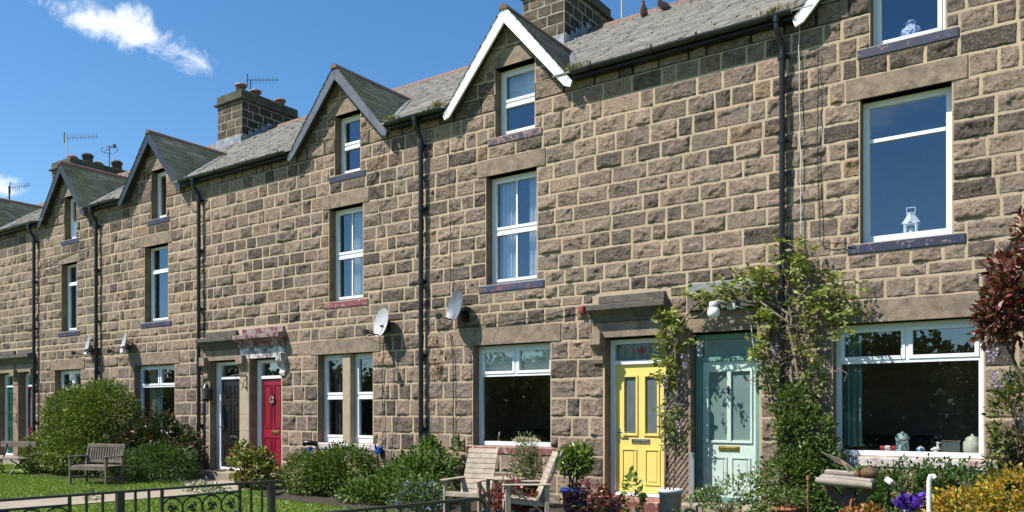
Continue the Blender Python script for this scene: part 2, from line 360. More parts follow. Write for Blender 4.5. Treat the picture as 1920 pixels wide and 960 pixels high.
# ------------------------------------------------------------------ rock-faced masonry
class Masonry:
    def __init__(s, mapf, grid=.03): s.map = mapf; s.grid = grid; s.V = []; s.F = []; s.MI = []; s.T = []; s.n = 0; s.sm = []
    def _push(s, pts, faces, mi, tone, smooth):
        s.V.append(s.map(pts)); s.F.append(faces+s.n); s.MI.append(np.full(len(faces), mi)); s.T.append(np.tile(tone, (len(pts), 1))); s.n += len(pts); s.sm.append(np.full(len(faces), smooth))
    def stone(s, b0, b1, t0, t1, z0, z1, soot, rough=1., j=.0122):
        w = max(b1-b0, t1-t0); h = z1-z0
        if w < .05 or h < .045: return
        seed = rng.random()*60
        def lin(L):
            k = max(3, int(L/s.grid)); e = min(.011/L, .2)
            return np.concatenate([[0, e], np.linspace(e, 1-e, k+1)[1:-1], [1-e, 1]])
        S, T = np.meshgrid(lin(w), lin(h)); ny, nx = S.shape
        ja = rng.uniform(-.004, .004, 8)
        B0, B1, T0, T1 = b0+j+ja[0], b1-j+ja[1], t0+j+ja[2], t1-j+ja[3]
        if B1-B0 < .01: B1 = B0 = (B0+B1)/2
        if T1-T0 < .01: T1 = T0 = (T0+T1)/2
        zl = z0+j*.9+ja[4]*(1-S)+ja[5]*S; zh = z1-j*.9+ja[6]*(1-S)+ja[7]*S
        X = (B0*(1-S)+B1*S)*(1-T)+(T0*(1-S)+T1*S)*T; Z = zl*(1-T)+zh*T
        e = np.minimum(np.minimum(S, 1-S)*w, np.minimum(T, 1-T)*h)
        prof = np.clip(e/.03, 0, 1); prof = prof*prof*(3-2*prof)
        P3 = np.stack([X*6.5, np.full_like(X, seed), Z*8], -1)
        n = vn(P3)*.55+vn(P3*2.3+11)*.3+vn(P3*5+23)*.18
        # pitched faces: a couple of chisel planes knocked off the block
        ch = np.zeros_like(X)
        for _ in range(2):
            a = rng.uniform(0, 6.28); c = rng.uniform(-.25, .35)
            ch = np.maximum(ch, np.clip((math.cos(a)*(S-.5)*1.2+math.sin(a)*(T-.5))-c, 0, 1))
        B = rng.uniform(.016, .046)*rough
        sm = lambda q: np.clip(q, 0, 1)**2*(3-2*np.clip(q, 0, 1))
        hi = np.abs(vn(P3*8+41)-.5)*2
        h2 = np.abs(vn(P3*np.array([3.2, 1, 3.8])+23)-.5)*2
        led = np.zeros_like(X)
        for _ in range(2):
            a = rng.uniform(0, 6.28); c = rng.uniform(-.3, .3); q = (math.cos(a)*(S-.5)+math.sin(a)*(T-.5)*.8)+(n-.5)*.5-c
            led += np.clip(q/.05, 0, 1)*rng.uniform(.004, .016)
        body = sm(e/.03)*np.maximum(led*rough-.008+B*(n*1.6-.45)-ch*.045*rough+(h2-.35)*.022*rough+(hi-.4)*.016*rough, -.005)
        Y = -(.0085*sm(e/.009)+body*.82)
        Y = np.where(e < 1e-6, .004, Y)
        wob = (vn(np.stack([X*14, np.full_like(X, seed+9), Z*14], -1))-.5)*.012*(e < .012)
        pts = np.stack([X+wob, Y, Z+wob], -1).reshape(-1, 3)
        q = np.arange(ny*nx).reshape(ny, nx)
        f = np.stack([q[:-1, :-1], q[:-1, 1:], q[1:, 1:], q[1:, :-1]], -1).reshape(-1, 4)
        s._push(pts, f, 0, (min(max(soot, 0), 1), rng.random(), rng.random()), True)
    def joint(s, b0, b1, t0, t1, z0, z1, mi=1):
        s._push(np.array([(b0, -.003, z0), (b1, -.003, z0), (t1, -.003, z1), (t0, -.003, z1)]), np.array([[0, 1, 2, 3]]), mi, (0, 0, 0), False)
    def finish(s, name, mats, parent):
        return np_mesh(name, np.concatenate(s.V), np.concatenate(s.F), mats, parent, np.concatenate(s.MI), np.concatenate(s.T), np.concatenate(s.sm))
def free_spans(z0, z1, blocks):
    spans = [(z0, z1)]
    for a, b in blocks:
        nxt = []
        for p, q in spans:
            if b <= p or a >= q: nxt.append((p, q)); continue
            if a-p > .0: nxt.append((p, a))
            if q-b > .0: nxt.append((b, q))
        spans = nxt
    return tuple(spans)
def segments(x0, x1, z0, z1, blocks):
    xs = sorted({x0, x1, *[min(max(v, x0), x1) for b in blocks for v in b[:2]]}); out = []
    for a, b in zip(xs[:-1], xs[1:]):
        m = (a+b)/2
        sp = free_spans(z0, z1, [(k[2], k[3]) for k in blocks if k[0] < m < k[1]])
        if out and out[-1][1] == a and out[-1][2] == sp: out[-1] = (out[-1][0], b, sp)
        else: out.append((a, b, sp))
    return out
ROWS = [-.25, 0, .30, .61, .91, 1.22, 1.52, 1.82, 2.12, 2.42, 2.71, 2.96, 3.11, 3.31, 3.56, 3.81, 4.05, 4.28, 4.52, 4.76, 5.0, 5.25, 5.53, 5.79, 6.06, 6.32, 6.60]
GROWS = [6.60, 6.85, 7.1, 7.36, 7.62, 7.88]

HOUSES = {  # x extent, gable apex x, half width
 'A': dict(x=(-4.78, 1.1), gx=-1.80, hw=1.30, barge='white_paint', slate='dark_slate'),
 'B': dict(x=(-9.66, -4.78), gx=-7.75, hw=1.27, barge='white_paint', slate='dark_slate'),
 'C': dict(x=(-14.66, -9.66), gx=-11.73, hw=1.35, barge='barge_blue', slate='mossy_slate'),
 'D': dict(x=(-20.52, -14.66), gx=-18.07, hw=1.29, barge='barge_black', slate='mossy_slate'),
 'E': dict(x=(-25.06, -20.52), gx=-22.2, hw=1.23, barge='barge_black', slate='mossy_slate'),
 'F': dict(x=(-31.4, -25.06), gx=-27.6, hw=1.29, barge='barge_black', slate='mossy_slate')}
HLAB = {
 'A': 'stone terraced house at the right end with the mint green door and wide front window',
 'B': 'stone terraced house with the yellow door and white barge boards on its dormer',
 'C': 'stone terraced house with the red door and paint flaking off its door hood',
 'D': 'stone terraced house with the near black door, left of the red one',
 'E': 'stone terraced house behind the tall hedge, with a half red door under a stone hood',
 'F': 'stone terraced house at the far left edge with the dark green door'}
HN = {}
for k, h in HOUSES.items():
    HN[k] = tag(empty('terraced_house', ((h['x'][0]+h['x'][1])/2, 0, 0)), HLAB[k], 'house', 'houses of the stone terrace')
OPEN = {  # window openings: house, x0, x1, z0, z1
 ('A', 'dormer'): (-2.21, -1.37, 5.89, 7.02), ('A', 'upper'): (-2.33, -1.30, 3.43, 5.25), ('A', 'ground'): (-2.66, -.97, .74, 2.42),
 ('B', 'dormer'): (-8.06, -7.27, 5.88, 7.02), ('B', 'upper'): (-8.25, -7.23, 3.43, 5.25), ('B', 'ground'): (-8.53, -6.97, .73, 2.42),
 ('C', 'dormer'): (-11.92, -11.23, 5.88, 7.03), ('C', 'upper'): (-12.08, -11.16, 3.44, 5.25), ('C', 'ground'): (-12.41, -10.9, .70, 2.42),
 ('D', 'dormer'): (-18.24, -17.62, 5.88, 7.03), ('D', 'upper'): (-18.52, -17.54, 3.44, 5.25), ('D', 'ground'): (-18.98, -17.28, .80, 2.42),
 ('E', 'dormer'): (-22.36, -21.74, 5.88, 7.03), ('E', 'upper'): (-22.52, -21.70, 3.44, 5.25), ('E', 'ground'): (-22.88, -21.5, .80, 2.42),
 ('F', 'upper'): (-28.1, -27.1, 3.44, 5.25), ('F', 'ground'): (-28.4, -26.8, .80, 2.42)}
DOORS = {'A': (-4.60, -3.62), 'B': (-5.99, -4.97), 'C': (-14.50, -13.51), 'D': (-15.93, -14.83), 'E': (-24.90, -24.0), 'F': (-26.2, -25.22)}
HOOD = {'A': (-4.66, -3.5), 'B': (-6.19, -4.92), 'C': (-14.84, -13.33), 'D': (-16.14, -14.86), 'E': (-25.05, -23.92), 'F': (-26.4, -25.07)}
LINT = {'dormer': (.17, .0), 'upper': (.17, .28), 'ground': (.2, .29)}
holes, solid = [], []
for (h, k), o in OPEN.items():
    holes.append(o); e, hh = LINT[k]
    if k != 'dormer': solid.append((o[0]-e, o[1]+e, o[3], o[3]+hh))
    else: solid.append((o[0]-.2, o[1]+.2, o[3], o[3]+.27))
    sd = .13 if k != 'ground' else .13
    solid.append((o[0]-.15, o[1]+.15, o[2]-sd, o[2]))
for h, (a, b) in DOORS.items(): holes.append((a, b, 0, 2.42)); solid.append((a-.02, b+.02, -.2, 2.42))
for h, (a, b) in HOOD.items(): solid.append((a, b, 2.40, 3.06 if h != 'A' else 3.12))
solid += [(-4.97, -4.60, 0, 2.5), (-14.83, -14.50, 0, 2.5), (-25.22, -24.9, 0, 2.5)]
blocks = holes+solid
mas = {k: Masonry(lambda p: p, .021 if k in 'AB' else .026 if k == 'C' else .034) for k in HOUSES}
def owner(x):
    for k, h in HOUSES.items():
        if h['x'][0] <= x < h['x'][1]: return k
    return 'F' if x < 0 else 'A'
def sootiness(x, z):
    v = vn(np.array([x*.5, 3., z*.7]))
    s = rng.normal(.22, .2)+(v-.5)*.35
    if rng.random() < .22: s += .28
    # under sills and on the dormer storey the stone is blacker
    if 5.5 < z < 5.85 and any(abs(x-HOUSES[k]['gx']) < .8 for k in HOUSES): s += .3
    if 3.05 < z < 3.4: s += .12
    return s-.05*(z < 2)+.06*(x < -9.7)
XL, XR = -31.4, 1.1
for z0, z1 in zip(ROWS[:-1], ROWS[1:]):
    for a, b, sp in segments(XL, XR, z0, z1, blocks):
        for p, q in sp:
            if q-p < .05: continue
            x = a
            hr = q-p
            while x < b-.001:
                w = rng.choice([.24, .34, .44, .52, .62], p=[.16, .3, .28, .18, .08])*rng.uniform(.88, 1.12)*(1.0 if hr > .2 else .9)
                if x+w > b-.16: w = b-x
                if w > .78: w = w/2
                # far left, outside the frame: no need for single stones
                if x > -29.5: mas[owner(x+w/2)].stone(x, x+w, x, x+w, p, q, sootiness(x, (p+q)/2), 1.0 if hr > .16 else .6)
                x += w
    for k, h in HOUSES.items():
        for a, b, sp in segments(h['x'][0], h['x'][1], z0, z1, holes):
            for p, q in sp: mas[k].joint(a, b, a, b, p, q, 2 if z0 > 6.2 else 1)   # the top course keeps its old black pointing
for k, h in HOUSES.items():
    gx = h['gx']; hwz = lambda z: max((7.84-z)*h['hw']/1.48, .0)
    for z0, z1 in zip(GROWS[:-1], GROWS[1:]):
        wb, wt = hwz(z0), hwz(z1); cl_ = lambda x, w: min(max(x, gx-w), gx+w)
        for a, b, sp in segments(gx-wb, gx+wb, z0, z1, blocks):
            for p, q in sp:
                wp, wq = hwz(p), hwz(q)
                if q-p < .05: continue
                x = a
                while x < b-.001:
                    w = rng.uniform(.26, .5)
                    if x+w > b-.15: w = b-x
                    mas[k].stone(cl_(x, wp), cl_(x+w, wp), cl_(x, wq), cl_(x+w, wq), p, q, sootiness(x, p)+.1); x += w
        for a, b, sp in segments(gx-wb, gx+wb, z0, z1, [o for o in holes]):
            for p, q in sp:
                wp, wq = hwz(p), hwz(q); mas[k].joint(cl_(a, wp), cl_(b, wp), cl_(a, wq), cl_(b, wq), p, q)
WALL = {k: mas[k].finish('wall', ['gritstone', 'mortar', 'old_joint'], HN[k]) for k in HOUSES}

OPEN_SOFA = dict(A=-2.6, B=-8.6, C=-12.6, D=-18.9, E=-23, F=-28)
# rooms behind the glass: floors, party walls, rear wall
for k, h in HOUSES.items():
    a, b = h['x']; m = MB()
    m.box(a+.012, a+.1, .3, 9.9, -.2, 6.3, 'room_wall'); m.box(b-.1, b-.012, .3, 9.9, -.2, 6.3, 'room_wall')
    for z in (-.15, 2.75, 5.62): m.box(a+.1, b-.1, .02, 9.9, z, z+.1, 'room_dark')
    m.box(a+.1, b-.1, 2.7, 2.8, -.05, 6.4, 'room_wall'); m.build('room', HN[k]); m = MB(); sx = OPEN_SOFA[k]; m.box(sx-.8, sx+.8, 1.9, 2.6, -.05, .42, 'curtain_dark', bev=.05); m.box(sx-.8, sx+.8, 2.4, 2.65, .35, .95, 'curtain_dark', bev=.06); m.box(sx-.95, sx-.72, 1.9, 2.6, -.05, .66, 'curtain_dark', bev=.05); m.box(sx+.72, sx+.95, 1.9, 2.6, -.05, .66, 'curtain_dark', bev=.05); m.box(sx-.5, sx+.3, 2.66, 2.698, 1.35, 1.95, 'curtain_cream', bev=.01); m.build('sofa', HN[k])
    m = MB(); m.box(a, b, 9.95, 10.2, -.2, 6.6, 'stucco'); m.build('rear_wall', HN[k])

# ------------------------------------------------------------------ roofs
EZ, SL = 6.55, .641                # eaves height at y=-.15, main slope
zroof = lambda y: EZ+SL*(y+.15)
RY = 5.0
class Slates:
    def __init__(s): s.V = []; s.F = []; s.T = []; s.n = 0
    def slate(s, p0, along, up, nrm, w, l, th, tone):
        # tilted slab: lower edge proud of the plane by th
        a = np.array(p0); A = np.array(along)*w; U = np.array(up)*l; N = np.array(nrm)
        v = [a+N*th, a+A+N*th, a+A+U+N*.002, a+U+N*.002, a-N*.004, a+A-N*.004]
        s.V.append(np.array(v)); s.F.append(np.array([[0, 1, 2, 3], [4, 5, 1, 0], [0, 3, 3, 4], [1, 5, 2, 2]][:2])+s.n); s.n += 6
        s.T.append(np.tile(tone, (6, 1)))
    def finish(s, name, mat, parent): return np_mesh(name, np.concatenate(s.V), np.concatenate(s.F), [mat], parent, tone=np.concatenate(s.T))
nl = math.hypot(1, SL); upv = (0, 1/nl, SL/nl); nv = (0, -SL/nl, 1/nl)
def dormer_hw(z, h): return (7.92-z)*h['hw']/1.5
for k, h in HOUSES.items():
    s = Slates(); a, b = h['x']; y = -.2; course = 0
    Ltot = (RY+.2)*nl; d = 0; 
    while d < Ltot-.05:
        ex = .235-.05*d/Ltot; y = -.2+d/nl; z = zroof(y); x = a-(.17 if course % 2 else 0)
        while x < b:
            w = rng.uniform(.2, .38)*(1-.2*d/Ltot); w = min(w, b-x+.001) if x+w > b else w
            x0 = max(x, a); cx = x0+w/2
            inside = abs(cx-h['gx']) < dormer_hw(zroof(y+.08), h)-.06 and zroof(y) < 7.9
            if not inside and w > .01:
                jit = rng.uniform(-.012, .012)
                s.slate((x0+.003, y+jit/nl, z+jit*SL/nl), (1, 0, 0), upv, nv, w-(x0-x)-.006, ex+.035, rng.uniform(.013, .032), (rng.random(), rng.random(), 0))
            x += w
        d += ex; course += 1
    rf = s.finish('roof', 'roof_slate', HN[k])
    m = MB()                                                   # sarking under the slates, split round the dormer
    steps = [-.15, .1, .35, .6, .85, 1.1, 1.35, 1.6, 1.85, 2.05, RY]
    for y0, y1 in zip(steps[:-1], steps[1:]):
        w0, w1 = (max(dormer_hw(zroof(y), h)-.05, 0) for y in (y0, y1)); g = h['gx']
        for xs in ((a, g-w0, g-w1, a), (g+w0, b, b, g+w1)):
            m.quad((xs[0], y0, zroof(y0)-.012), (xs[1], y0, zroof(y0)-.012), (xs[2], y1, zroof(y1)-.012), (xs[3], y1, zroof(y1)-.012), 'roof_underside')
    m.quad((a, RY, zroof(RY)), (b, RY, zroof(RY)), (b, 10.3, 6.5), (a, 10.3, 6.5), 'roof_slate')
    m.build('roof_deck', rf)
    m = MB(); x = a
    while x < b:                                               # clay ridge tiles, bedded end to end
        w = min(.45, b-x); zz = zroof(RY)+rng.uniform(-.004, .006)
        pr = [(RY-.14, zz-.07), (RY-.06, zz+.035), (RY, zz+.06), (RY+.06, zz+.035), (RY+.14, zz-.07)]
        m.prism(pr, x+.006, x+w-.006, 'ridge_tile', 'x'); x += w
    m.build('ridge', rf)
    # gutter and its brackets, between this dormer and the house ends
    segs = [(a, h['gx']-h['hw']-.02), (h['gx']+h['hw']+.02, b)]
    for x0, x1 in segs:
        m = MB(); n = 9; pts = []
        for i in range(n): t = math.pi*i/(n-1); pts.append((-.215-.058*math.cos(t), 6.535-.058*math.sin(t)))
        inner = [(-.215+(p[0]+.215)*.9, 6.535+(p[1]-6.535)*.9) for p in pts][::-1]
        pl = pts+inner
        for i in range(n-1): m.prism([pts[i], pts[i+1], inner[n-2-i], inner[n-1-i]], x0, x1, 'gutter_grey', 'x')
        m.box(x0, x1, -.155, .0, 6.44, 6.50, 'black_plastic')
        g = m.build('gutter', HN[k]); x = x0+.35
        while x < x1-.1:
            m = MB(); q = [(-.215+(p[0]+.215)*1.09, 6.535+(p[1]-6.535)*1.09) for p in pts]
            m.prism(q+[(-.268, 6.57), (-.281, 6.57)][::-1] if False else [(-.281, 6.568)]+q+[(q[-1][0]-.004, q[-1][1])]+pts[::-1]+[(-.274, 6.568)], x, x+.035, 'black_plastic', 'x')
            m.build('gutter_bracket', g); x += 1.0
    # gabled dormer: slated slopes, barge boards, ridge, lead valleys
    gx, hw = h['gx'], h['hw']; ang = math.atan2(1.5, hw); ca, sa = math.cos(ang), math.sin(ang)
    for sd in (-1, 1):
        s = Slates(); d = 0; Lr = 1.5/sa
        while d < Lr-.02:
            ex = .175; z = 6.42+d*sa; xx = gx+sd*(hw-d*ca); y0 = -.205; yv = max((z-EZ)/SL-.15+.12, -.05)
            yy = y0-rng.uniform(0, .1)
            while yy < yv:
                w = rng.uniform(.2, .34); st = max(yy, y0); wl_ = min(yy+w, yv+.02)-st
                if wl_ > .015:
                    jit = rng.uniform(-.01, .01)
                    s.slate((xx+sd*.0-sd*jit*ca, st+.003, z+jit*sa), (0, 1, 0), (-sd*ca, 0, sa), (sd*sa, 0, ca), wl_-.006, min(ex+.03, Lr-d+.01), rng.uniform(.014, .03), (rng.random(), rng.random(), 0))
                yy += w
            d += ex
        dr = s.finish('dormer_slope', h['slate'], HN[k])
        m = MB()
        m.quad((gx+sd*hw, -.2, 6.405), (gx, -.2, 7.905), (gx, 2.0, 7.905), (gx+sd*hw, -.13, 6.405), 'roof_underside')
        m.build('slope_deck', dr)
        m = MB()                                               # valley lead, a folded strip a little proud of both slopes
        for off, nn in ((-.1, 6), (.1, 6)):
            pass
        P0 = Vector((gx+sd*(hw+.02), -.16, 6.56)); P1 = Vector((gx, 1.98, zroof(1.98)+.02))
        m.bar(P0+Vector((sd*.03, 0, .0)), P1+Vector((sd*.03, -.1, -.04)), .09, .012, 'old_lead', up=(sd*.25, -.6, 1))
        m.build('valley', dr)
        m = MB(); bw = .185                                    # barge board
        if sd < 0: x_ap = gx-.004
        else: x_ap = gx+.004
        top = [(x_ap, 7.93), (gx+sd*(hw+.02), 6.40)]
        m.prism([top[0], top[1], (top[1][0]-sd*.035, top[1][1]-.09), (top[1][0]-sd*.14, top[1][1]-.05), (x_ap, 7.93-bw/ca)], -.195, -.16, h['barge'])
        m.build('barge_board', HN[k])
        m = MB(); m.prism([(gx+sd*.01, 7.85), (gx+sd*(hw-.1), 6.49), (gx+sd*(hw-.16), 6.45), (gx+sd*.01, 7.80)], -.158, .0, 'roof_underside'); m.build('soffit', HN[k])
    m = MB(); y = -.22
    while y < 2.1:
        w = .42
        pr = [(gx-.09, 7.86), (gx-.05, 7.93), (gx, 7.955), (gx+.05, 7.93), (gx+.09, 7.86)]
        m.prism(pr, y+.004, y+w-.004, 'old_ridge', 'y'); y += w
    m.build('dormer_ridge', HN[k])

m = MB(); m.prism([(.005, -.25), (10.2, -.25), (10.2, 6.5), (RY, zroof(RY)-.03), (.005, 6.62)], 1.102, 1.3, 'mortar', 'x'); m.build('gable_wall', HN['A'])

# ------------------------------------------------------------------ windows and doors
RV = .17
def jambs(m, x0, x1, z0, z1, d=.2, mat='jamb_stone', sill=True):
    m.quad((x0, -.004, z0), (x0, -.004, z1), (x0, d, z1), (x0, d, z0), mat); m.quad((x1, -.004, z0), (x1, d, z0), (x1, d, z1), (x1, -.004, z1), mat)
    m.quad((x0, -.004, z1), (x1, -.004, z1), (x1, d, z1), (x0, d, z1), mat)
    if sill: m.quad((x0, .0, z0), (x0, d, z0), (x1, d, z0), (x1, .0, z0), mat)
def rails(m, x0, x1, y0, y1, z0, z1, w, mat, wb=None):
    wb = wb or w
    m.box(x0, x0+w, y0, y1, z0, z1, mat); m.box(x1-w, x1, y0, y1, z0, z1, mat)
    m.box(x0+w, x1-w, y0, y1, z1-w, z1, mat); m.box(x0+w, x1-w, y0, y1, z0, z0+wb, mat)
def window(hk, o, cells, label=None, mat='upvc', fw=.055, y=RV, casement=True, parent=None, jamb=True, bars=None, wb=None):
    """cells: rows bottom to top of (height fraction, columns, sash?)"""
    x0, x1, z0, z1 = o; par = parent or HN[hk]; m = MB(); g = MB()
    rails(m, x0+.004, x1-.004, y-.01, y+.06, z0+.004, z1-.004, fw, mat, (wb or fw))
    ix0, ix1, iz0, iz1 = x0+fw, x1-fw, z0+(wb or fw), z1-fw; z = iz0; H = iz1-iz0
    for i, (fr, nc, sash) in enumerate(cells):
        zt = z+H*fr
        if i < len(cells)-1: m.box(ix0, ix1, y-.012, y+.055, zt-.022, zt+.022, mat)
        ca, cb = z+(.022 if i else 0), zt-(.022 if i < len(cells)-1 else 0)
        for c in range(nc):
            xa = ix0+(ix1-ix0)*c/nc+(.02 if c else 0); xb = ix0+(ix1-ix0)*(c+1)/nc-(.02 if c < nc-1 else 0)
            if c < nc-1: m.box(xb, xb+.04, y-.011, y+.054, ca, cb, mat)
            yy = y+.02
            if sash: rails(m, xa+.001, xb-.001, y-.024, y+.03, ca+.001, cb-.001, .045, mat); pa = (xa+.045, xb-.045, ca+.045, cb-.045)
            else: pa = (xa, xb, ca, cb)
            g.quad((pa[0], yy, pa[2]), (pa[1], yy, pa[2]), (pa[1], yy, pa[3]), (pa[0], yy, pa[3]), 'window_glass')
            if bars:
                for q in range(1, bars):
                    bx = pa[0]+(pa[1]-pa[0])*q/bars; m.box(bx-.013, bx+.013, y-.0, y+.019, pa[2], pa[3], mat)
        z = zt
    w = m.build('window', par); g.build('pane', w, fix=False)
    if label: w['label'] = label
    return w
def lintel(w, o, k, mat='dressed_stone'):
    e, hh = LINT[k]; x0, x1, z0, z1 = o; m = MB()
    if k == 'dormer': m.prism([(x0-.2, z1), (x1+.2, z1), (x1+.2, z1+.05), ((x0+x1)/2+.22, z1+.27), ((x0+x1)/2-.22, z1+.27), (x0-.2, z1+.05)], -.018, .19, mat)
    else: m.box(x0-e, x1+e, -.02, .19, z1, z1+hh-.005, mat, bev=.006)
    m.build('lintel', w)
def sill(w, o, mat, dz=.13, pr=.022):
    x0, x1, z0, z1 = o; m = MB(); m.box(x0-.15, x1+.15, -pr, .0, z0-dz, z0-.012, mat, bev=.008); m.box(x0+.001, x1-.001, .0, .19, z0-dz+.02, z0-.004, mat); m.build('sill', w)
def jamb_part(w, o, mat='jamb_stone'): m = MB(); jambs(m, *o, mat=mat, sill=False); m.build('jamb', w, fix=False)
def curtain(w, x0, x1, z0, z1, mat, y=.34, waves=4):
    n = 24; m = MB(); vs = []
    for j in (0, 1):
        for i in range(n+1):
            t = i/n; vs.append((x0+(x1-x0)*t, y+.035*math.sin(t*waves*2*math.pi), z1 if j else z0))
    m.add(vs, [(i, i+1, n+2+i, n+1+i) for i in range(n)], mat, True); m.build('curtain', w, fix=False)
def std(hk, k, cells, sillmat, **kw):
    o = OPEN[(hk, k)]; w = window(hk, o, cells, **kw); lintel(w, o, k); sill(w, o, sillmat); jamb_part(w, o); return w
# house A
w = std('A', 'dormer', [(1, 1, True)], 'navy_paint'); w = std('A', 'upper', [(.74, 1, False), (.26, 1, False)], 'navy_paint', fw=.075, wb=.1)
w = std('A', 'ground', [(.73, 1, False), (.27, 2, True)], 'sill_white', fw=.06); curtain(w, -2.6, -2.38, .85, 2.3, 'curtain_green', waves=3)
# house B
w = std('B', 'dormer', [(.5, 1, True), (.5, 1, True)], 'navy_worn', wb=.07); curtain(w, -8.0, -7.3, 6.6, 6.98, 'blind', waves=1)
o = OPEN[('B', 'upper')]; w = std('B', 'upper', [(.5, 1, True), (.5, 1, True)], 'navy_chipped', bars=2)
curtain(w, -8.18, -7.85, 3.5, 5.2, 'curtain_pale'); curtain(w, -8.2, -8.12, 3.5, 4.4, 'curtain_red', y=.3, waves=1); curtain(w, -7.6, -7.28, 3.5, 5.2, 'curtain_pale')
w = std('B', 'ground', [(.72, 1, False), (.28, 2, True)], 'brick_red', fw=.065)
m = MB(); m.box(-8.45, -7.05, .235, .245, 1.98, 2.38, 'blind'); m.build('blind', w)
# house C
w = std('C', 'dormer', [(.5, 1, True), (.5, 1, True)], 'navy_paint', mat='white_paint')
w = std('C', 'upper', [(.5, 1, True), (.5, 1, True)], 'plum_paint', mat='white_paint', bars=2); curtain(w, -12.0, -11.72, 3.5, 5.2, 'curtain_dark')
curtain(w, -11.75, -11.5, 3.5, 5.2, 'curtain_pale')
o = OPEN[('C', 'ground')]
w1 = window('C', (o[0], -11.75, o[2], o[3]), [(.52, 1, True), (.48, 1, True)], mat='white_paint', fw=.06, wb=.1); curtain(w1, -12.3, -11.9, .8, 2.35, 'curtain_dark')
w2 = window('C', (-11.53, o[1], o[2], o[3]), [(.52, 1, True), (.48, 1, True)], mat='white_paint', fw=.06, wb=.1)
lintel(w1, o, 'ground'); sill(w1, o, 'sill_white'); jamb_part(w1, o)
m = MB(); m.box(-11.75, -11.53, .03, .19, o[2]-.0, o[3]-.002, 'clean_stone', bev=.01); m.build('mullion', w2)
# house D
w = std('D', 'dormer', [(1, 1, True)], 'navy_paint'); curtain(w, -17.95, -17.66, 5.95, 6.95, 'curtain_dark')
w = std('D', 'upper', [(.7, 1, True), (.3, 1, False)], 'navy_paint'); curtain(w, -18.1, -17.6, 3.5, 4.75, 'curtain_blue', waves=5)
w = std('D', 'ground', [(.7, 1, False), (.3, 2, True)], 'sill_white'); curtain(w, -18.85, -18.6, .9, 2.3, 'curtain_cream'); curtain(w, -18.6, -18.3, .9, 2.3, 'curtain_green')
# house E
w = std('E', 'dormer', [(1, 1, True)], 'navy_paint'); curtain(w, -22.05, -21.8, 5.95, 6.95, 'curtain_pale')
w = std('E', 'upper', [(.74, 1, True), (.26, 1, False)], 'navy_paint'); curtain(w, -22.15, -21.75, 3.5, 4.8, 'curtain_blue')
w = std('E', 'ground', [(.7, 1, False), (.3, 2, True)], 'sill_white')
for k in ('upper', 'ground'): std('F', k, [(.7, 1, False), (.3, 1, True)], 'navy_paint')

def moulding(m, x0, x1, y, z0, z1, w, mat, field=True):
    rails(m, x0, x1, y-.014, y+.004, z0, z1, w, mat)
    if field: m.box(x0+w+.03, x1-w-.03, y-.008, y+.004, z0+w+.03, z1-w-.03, mat)
def door(hk, col, frame, panels, panes, label, letter=None, handle=None, lt=2.0, fl_mat='window_glass', pane_mat='frosted', yd=.19, fwl=.09, threshold='upvc', stepz=.03):
    x0, x1 = DOORS[hk]; m = MB(); y = yd
    m.box(x0+.01, x0+fwl, y-.03, y+.07, stepz, 2.40, frame); m.box(x1-fwl, x1-.01, y-.03, y+.07, stepz, 2.40, frame)
    m.box(x0+fwl, x1-fwl, y-.03, y+.07, 2.33, 2.40, frame); m.box(x0+fwl, x1-fwl, y-.032, y+.07, lt, lt+.06, frame)
    m.box(x0+fwl, x1-fwl, y-.06, y+.07, stepz, stepz+.045, threshold)
    fr = m.build('door_frame', HN[hk])
    g = MB(); g.box(x0+fwl, x1-fwl, y+.02, y+.03, lt+.06, 2.33, fl_mat); g.build('fanlight', fr)
    m = MB(); a, b = x0+fwl+.004, x1-fwl-.004; zb = stepz+.055; zt = lt-.004; W = b-a; H = zt-zb
    cut = [(a+W*p[0], a+W*p[1], zb+H*p[2], zb+H*p[3]) for p in panes]
    # leaf as strips round its panes
    xs = sorted({a, b, *[v for c in cut for v in c[:2]]})
    for p, q in zip(xs[:-1], xs[1:]):
        for s0, s1 in free_spans(zb, zt, [(c[2], c[3]) for c in cut if c[0] < (p+q)/2 < c[1]]): m.box(p, q, y, y+.045, s0, s1, col)
    for c in cut: rails(m, c[0]-.035, c[1]+.035, y-.018, y, c[2]-.035, c[3]+.035, .028, col)
    for p in panels: moulding(m, a+W*p[0], a+W*p[1], y, zb+H*p[2], zb+H*p[3], .022, col)
    leaf = m.build('door', HN[hk]); leaf['label'] = label
    for c in cut: g = MB(); g.box(c[0], c[1], y+.015, y+.025, c[2], c[3], pane_mat); g.build('pane', leaf)
    if letter:
        mt, lx, lz, lw = letter; m = MB(); cx = a+W*lx; z = zb+H*lz
        m.box(cx-lw/2, cx+lw/2, y-.014, y, z-.035, z+.035, mt, bev=.004); m.box(cx-lw/2+.025, cx+lw/2-.025, y-.022, y-.012, z-.02, z+.018, mt, bev=.003); m.build('letter_plate', leaf)
    if handle:
        mt, hx, hz = handle; m = MB(); cx = a+W*hx; z = zb+H*hz
        m.box(cx-.02, cx+.02, y-.012, y, z-.12, z+.1, mt, bev=.005); m.tube([(cx, y-.01, z+.03), (cx, y-.055, z+.03), (cx+.12, y-.055, z+.03)], .011, mt); m.build('handle', leaf)
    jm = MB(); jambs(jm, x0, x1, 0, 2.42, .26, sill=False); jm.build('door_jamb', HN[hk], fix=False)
    return leaf
dl = door('B', 'yellow_door', 'upvc', [(.12, .42, .06, .34), (.58, .88, .06, .34)], [(.18, .40, .46, .90), (.60, .82, .46, .90)], 'bright yellow front door with two tall narrow panes',
     ('chrome', .5, .40, .3), ('chrome', .06, .45), lt=2.02, fl_mat='leaded_glass')
m = MB()                                                       # red tulip leaded into the fanlight
fx0, fx1 = DOORS['B']; cx = (fx0+fx1)/2; y = .2
